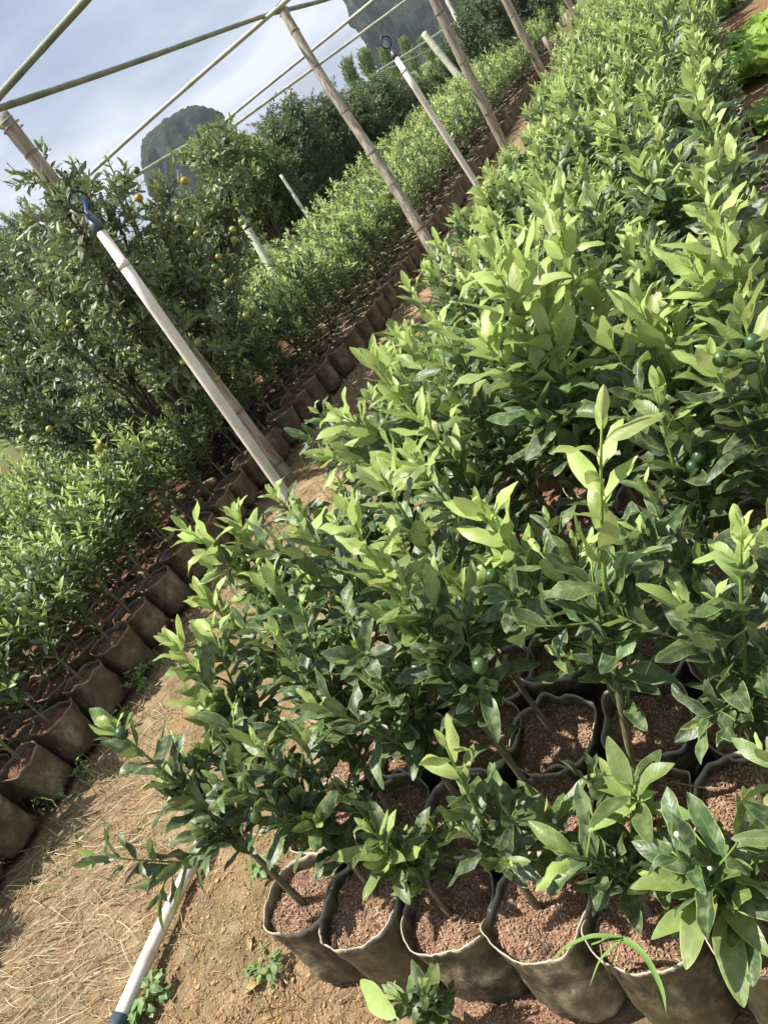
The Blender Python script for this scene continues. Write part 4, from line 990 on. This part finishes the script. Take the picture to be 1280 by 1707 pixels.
def blade(pts, w, name, label, cat):
    P_ = [np.array(p) for p in pts]; a = P_[0]; root = None; V = []
    from_ = np.array(P_); t = np.linspace(0, 1, len(P_)); tt = np.linspace(0, 1, 18); C = np.stack([np.interp(tt, t, from_[:, i]) for i in range(3)], 1)
    for _ in range(3): C[1:-1] = (C[:-2] + 2 * C[1:-1] + C[2:]) / 4
    T = np.gradient(C, axis=0)
    for i in range(18):
        s = np.cross(T[i], [0, .3, 1.0]); s /= np.linalg.norm(s); up = np.cross(s, T[i] / np.linalg.norm(T[i])); ww = w * min(1, .35 + 2.5 * tt[i]) * (1 - tt[i] ** 3 * .95)
        V.append([C[i] - s * ww - a + up * ww * .4, C[i] - a, C[i] + s * ww - a + up * ww * .4])
    return np.array(V), a
def grass_plant(blades, label):
    mb = MB(); a0 = None
    for pts, w in blades:
        V, a = blade(pts, w, '', '', '')
        if a0 is None: a0 = a
        mb.grid(V + (a - a0))
    tag(obj('grass_sprout', mb.mesh('grass_sprout', M['greenblade']), None, tuple(a0)), label, 'grass blade')
gb = at(1010, 1600, .22)
grass_plant([([at(985, 1575, .3), at(1035, 1562, .33), at(1075, 1590, .32), at(1105, 1650, .29), at(1110, 1688, .27)], .006), ([at(1035, 1562, .33), at(985, 1560, .34), at(940, 1580, .33), at(912, 1612, .31)], .005), ([at(1035, 1566, .33), at(1000, 1600, .3), at(982, 1645, .26)], .004), ([at(1015, 1640, .2), at(1022, 1600, .26), at(1035, 1564, .33)], .0035)], 'long green grass blades arching out of the fifth front bag')
grass_plant([([at(20, 1345, .02), at(30, 1310, .1), at(60, 1290, .15), at(110, 1293, .12)], .007), ([at(22, 1345, .02), at(45, 1325, .08), at(92, 1335, .04)], .005)], 'long pale grass leaf bending over beside the lowest left bags')
def twig(pts, r, label):
    P_ = np.array(pts); mb = MB(); mb.tube(P_ - P_[0], [r, r, r * .6][:len(P_)] if len(P_) == 3 else r, 5); tag(obj('dry_stalk', mb.mesh('dry_stalk', M['straw']), None, tuple(P_[0])), label, 'stalk')
twig([at(1122, 1304, .262), at(1165, 1312, .266), at(1213, 1315, .27)], .0022, 'thin dry stalk lying across two bag rims')
twig([at(1172, 1250, .30), at(1166, 1272, .24), at(1155, 1300, .2)], .0018, 'thin pale stalk stuck upright between two bags')
twig([at(1000, 1575, .28), at(1004, 1600, .25), at(1020, 1635, .215)], .0012, 'thin straw bent over the rim in front of the grass blades')
rngd = np.random.default_rng(9)
for (px, py, ang, lab) in ((415, 1585, 2.0, 'curled yellow dead leaf beside the spindly weed'), (405, 1660, .8, 'brown dead leaf on the orange soil near the bottom'), (75, 1490, .3, 'pale dead leaf scrap on the straw at the left')):
    q = at(px, py, .01); LV = Leaves(); LV.add((0, 0, .006), (math.cos(ang), math.sin(ang), .25), (0, 0, 1), .075 if px > 100 else .03, .5, rngd, .35, 1.0, .7, .2)
    tag(obj('dead_leaf', LV.mesh('dead_leaf', M['deadleaf'], 8, 4), None, (q[0], q[1], gz(q[0], q[1]))), lab, 'leaf', 'dead leaves on the path')

# spilled husk in front of the bags
def husk_heap():
    rng = np.random.default_rng(77); c = at(815, 1715, .05); mb = MB(); V = []
    for f in np.linspace(.02, 1, 10):
        V.append([(.17 * f * math.cos(a) * 1.2, .14 * f * math.sin(a), .075 * math.cos(f * 1.5) + .01 * mnoise.noise((f * 4 * math.cos(a), f * 4 * math.sin(a), 3)) - .025) for a in np.arange(36) * 2 * math.pi / 36])
    mb.grid(np.array(V)[::-1], False, True, 0, .4); mb.f.append(tuple(range(mb.n - 36, mb.n)))
    for k in range(2600):
        f = math.sqrt(rng.uniform(0, 1.15)); a = rng.uniform(0, 6.28); p = np.array([.17 * f * math.cos(a) * 1.2, .14 * f * math.sin(a), max(.075 * math.cos(min(f, 1) * 1.5) - .022, .002) + rng.uniform(0, .006)])
        d = rng.normal(size=3); d[2] *= .4; d /= np.linalg.norm(d); s = np.cross(d, [0, 0, 1.0]); s /= np.linalg.norm(s); up = np.cross(s, d); L = rng.uniform(.003, .0056); w = rng.uniform(.001, .0017)
        mb.add([p - d * L, p - s * w, p + up * .0011, p + s * w, p + d * L], [(0, 1, 2), (1, 4, 2), (0, 2, 3), (2, 4, 3)], 0, rng.uniform(.15, 1))
    tag(obj('husk_heap', mb.mesh('husk_heap', M['mix'], False), None, (c[0], c[1], gz(c[0], c[1]))), 'heap of rice husk spilled on the soil between the front bags', 'husk', None, 'stuff')
husk_heap()

# ------------------------------------------------------------------ leafy vegetables beyond the right path
def veg_mesh(seed):
    rng = np.random.default_rng(seed); LV = Leaves()
    for k in range(60):
        a = rng.uniform(0, 6.28); el = rng.uniform(.25, 1.35); d = np.array([math.cos(a) * math.cos(el), math.sin(a) * math.cos(el), math.sin(el)]); r = rng.uniform(0, .12)
        LV.add((r * math.cos(a), r * math.sin(a), rng.uniform(0, .1)), d, (-d[0], -d[1], 1.2), rng.uniform(.12, .24), rng.uniform(.3, 1), rng, .75, rng.uniform(.4, 1.3), .3, .4)
    return LV.mesh('leaves', M['lettuce'], 8, 4)
VM = [veg_mesh(1), veg_mesh(2), veg_mesh(3)]
for k, (px, py, s, lab) in enumerate(((1262, 60, 1.25, 'bright green vegetable plant nearest the top right corner of the photo'), (1275, 95, 1.2, 'bright green vegetable plant at the right margin'), (1252, 95, 1.0, 'bright green vegetable plant at the front left of its clump'),
        (1278, 40, 1.3, 'bright green vegetable plant at the back of its clump'), (1285, 180, .8, 'small vegetable plant by itself at the right margin'), (1205, 2, 1.2, 'bright green plant at the top edge by the far end of the right path'), (1225, 118, .6, 'small pale weedy vegetable plant on the right path edge'), (1300, 70, 1.2, 'bright green vegetable plant just past the right margin'))):
    q = at(px, py + 18, .05); r = empty('vegetable_plant', (q[0], q[1], gz(q[0], q[1]) - .0)); r.scale = (s, s, s); r.rotation_euler.z = k * 1.3
    tag(r, lab, 'vegetable', 'leafy vegetables beyond the right path'); obj('leaves', VM[k % 3], r)

HAZE = .0003
# ------------------------------------------------------------------ light and sky
SUN_AZ, SUN_EL = 104, 65                        # degrees left of +Y, above the horizon
sd = Vector((-math.sin(rad(SUN_AZ)) * math.cos(rad(SUN_EL)), math.cos(rad(SUN_AZ)) * math.cos(rad(SUN_EL)), math.sin(rad(SUN_EL))))
sun = bpy.data.lights.new('sun', 'SUN'); sun.energy = 5.0; sun.angle = rad(.6); sun.color = (1, .95, .86)
so = bpy.data.objects.new('sun', sun); COL.objects.link(so); so.rotation_euler = sd.to_track_quat('Z', 'Y').to_euler()
w = bpy.data.worlds.new('World'); scene.world = w; w.use_nodes = True; nt = w.node_tree; nt.nodes.clear()
out = nt.nodes.new('ShaderNodeOutputWorld'); bg = nt.nodes.new('ShaderNodeBackground'); bg.inputs[1].default_value = .115
sky = nt.nodes.new('ShaderNodeTexSky'); sky.sky_type = 'NISHITA'; sky.sun_disc = False; sky.sun_elevation = rad(SUN_EL); sky.sun_rotation = rad(-SUN_AZ); sky.dust_density = 2.5; sky.air_density = 1.2
tc = nt.nodes.new('ShaderNodeTexCoord')
mp = nt.nodes.new('ShaderNodeMapping'); mp.inputs['Scale'].default_value = (1.0, 1.0, 3.2); mp.inputs['Rotation'].default_value = (.15, .2, .5); nt.links.new(tc.outputs['Generated'], mp.inputs[0])
n1 = noise(nt, 2.1, 6, .52, vec=mp.outputs[0], dist=.35); n2 = noise(nt, 5.0, 5, .55, vec=mp.outputs[0], dist=.2)
cl = math_(nt, 'ADD', math_(nt, 'MULTIPLY', n1, .7), math_(nt, 'MULTIPLY', n2, .3))
cc = ramp(nt, cl, [(.36, (1.65, 2.0, 2.8)), (.48, (2.5, 2.85, 3.6)), (.585, (4.3, 4.6, 5.1))]).outputs[0]
cov = ramp(nt, cl, [(.25, (.72, .72, .72)), (.55, (.97, .97, .97))]).outputs[0]
nt.links.new(mix(nt, sky.outputs[0], cc, cov), bg.inputs[0]); nt.links.new(bg.outputs[0], out.inputs[0])

# thin morning air round the whole place
hb = MB(); x0, x1, y0, y1, z0, z1 = -760, 760, -300, 760, -1.5, 95
c8 = [(x, y, z) for x in (x0, x1) for y in (y0, y1) for z in (z0, z1)]
hb.add(c8, [(0, 1, 3, 2), (4, 6, 7, 5), (0, 4, 5, 1), (2, 3, 7, 6), (0, 2, 6, 4), (1, 5, 7, 3)])
hm = bpy.data.materials.new('haze_air'); hm.use_nodes = True; hn = hm.node_tree; hn.nodes.clear()
ho = hn.nodes.new('ShaderNodeOutputMaterial'); hv = hn.nodes.new('ShaderNodeVolumePrincipled'); hv.inputs['Color'].default_value = (.80, .88, 1, 1); hv.inputs['Density'].default_value = HAZE; hv.inputs['Anisotropy'].default_value = .2
hn.links.new(hv.outputs[0], ho.inputs['Volume'])
tag(obj('haze', hb.mesh('haze', hm, False)), 'thin pale haze in the air before the far hills', 'haze', None, 'stuff')

scene.render.engine = 'CYCLES'
scene.view_settings.view_transform = 'Standard'; scene.view_settings.look = 'None'; scene.view_settings.exposure = .87; scene.view_settings.gamma = 1
scene.cycles.max_bounces = 5; scene.cycles.volume_bounces = 0; scene.cycles.diffuse_bounces = 3; scene.cycles.glossy_bounces = 2; scene.cycles.transmission_bounces = 3
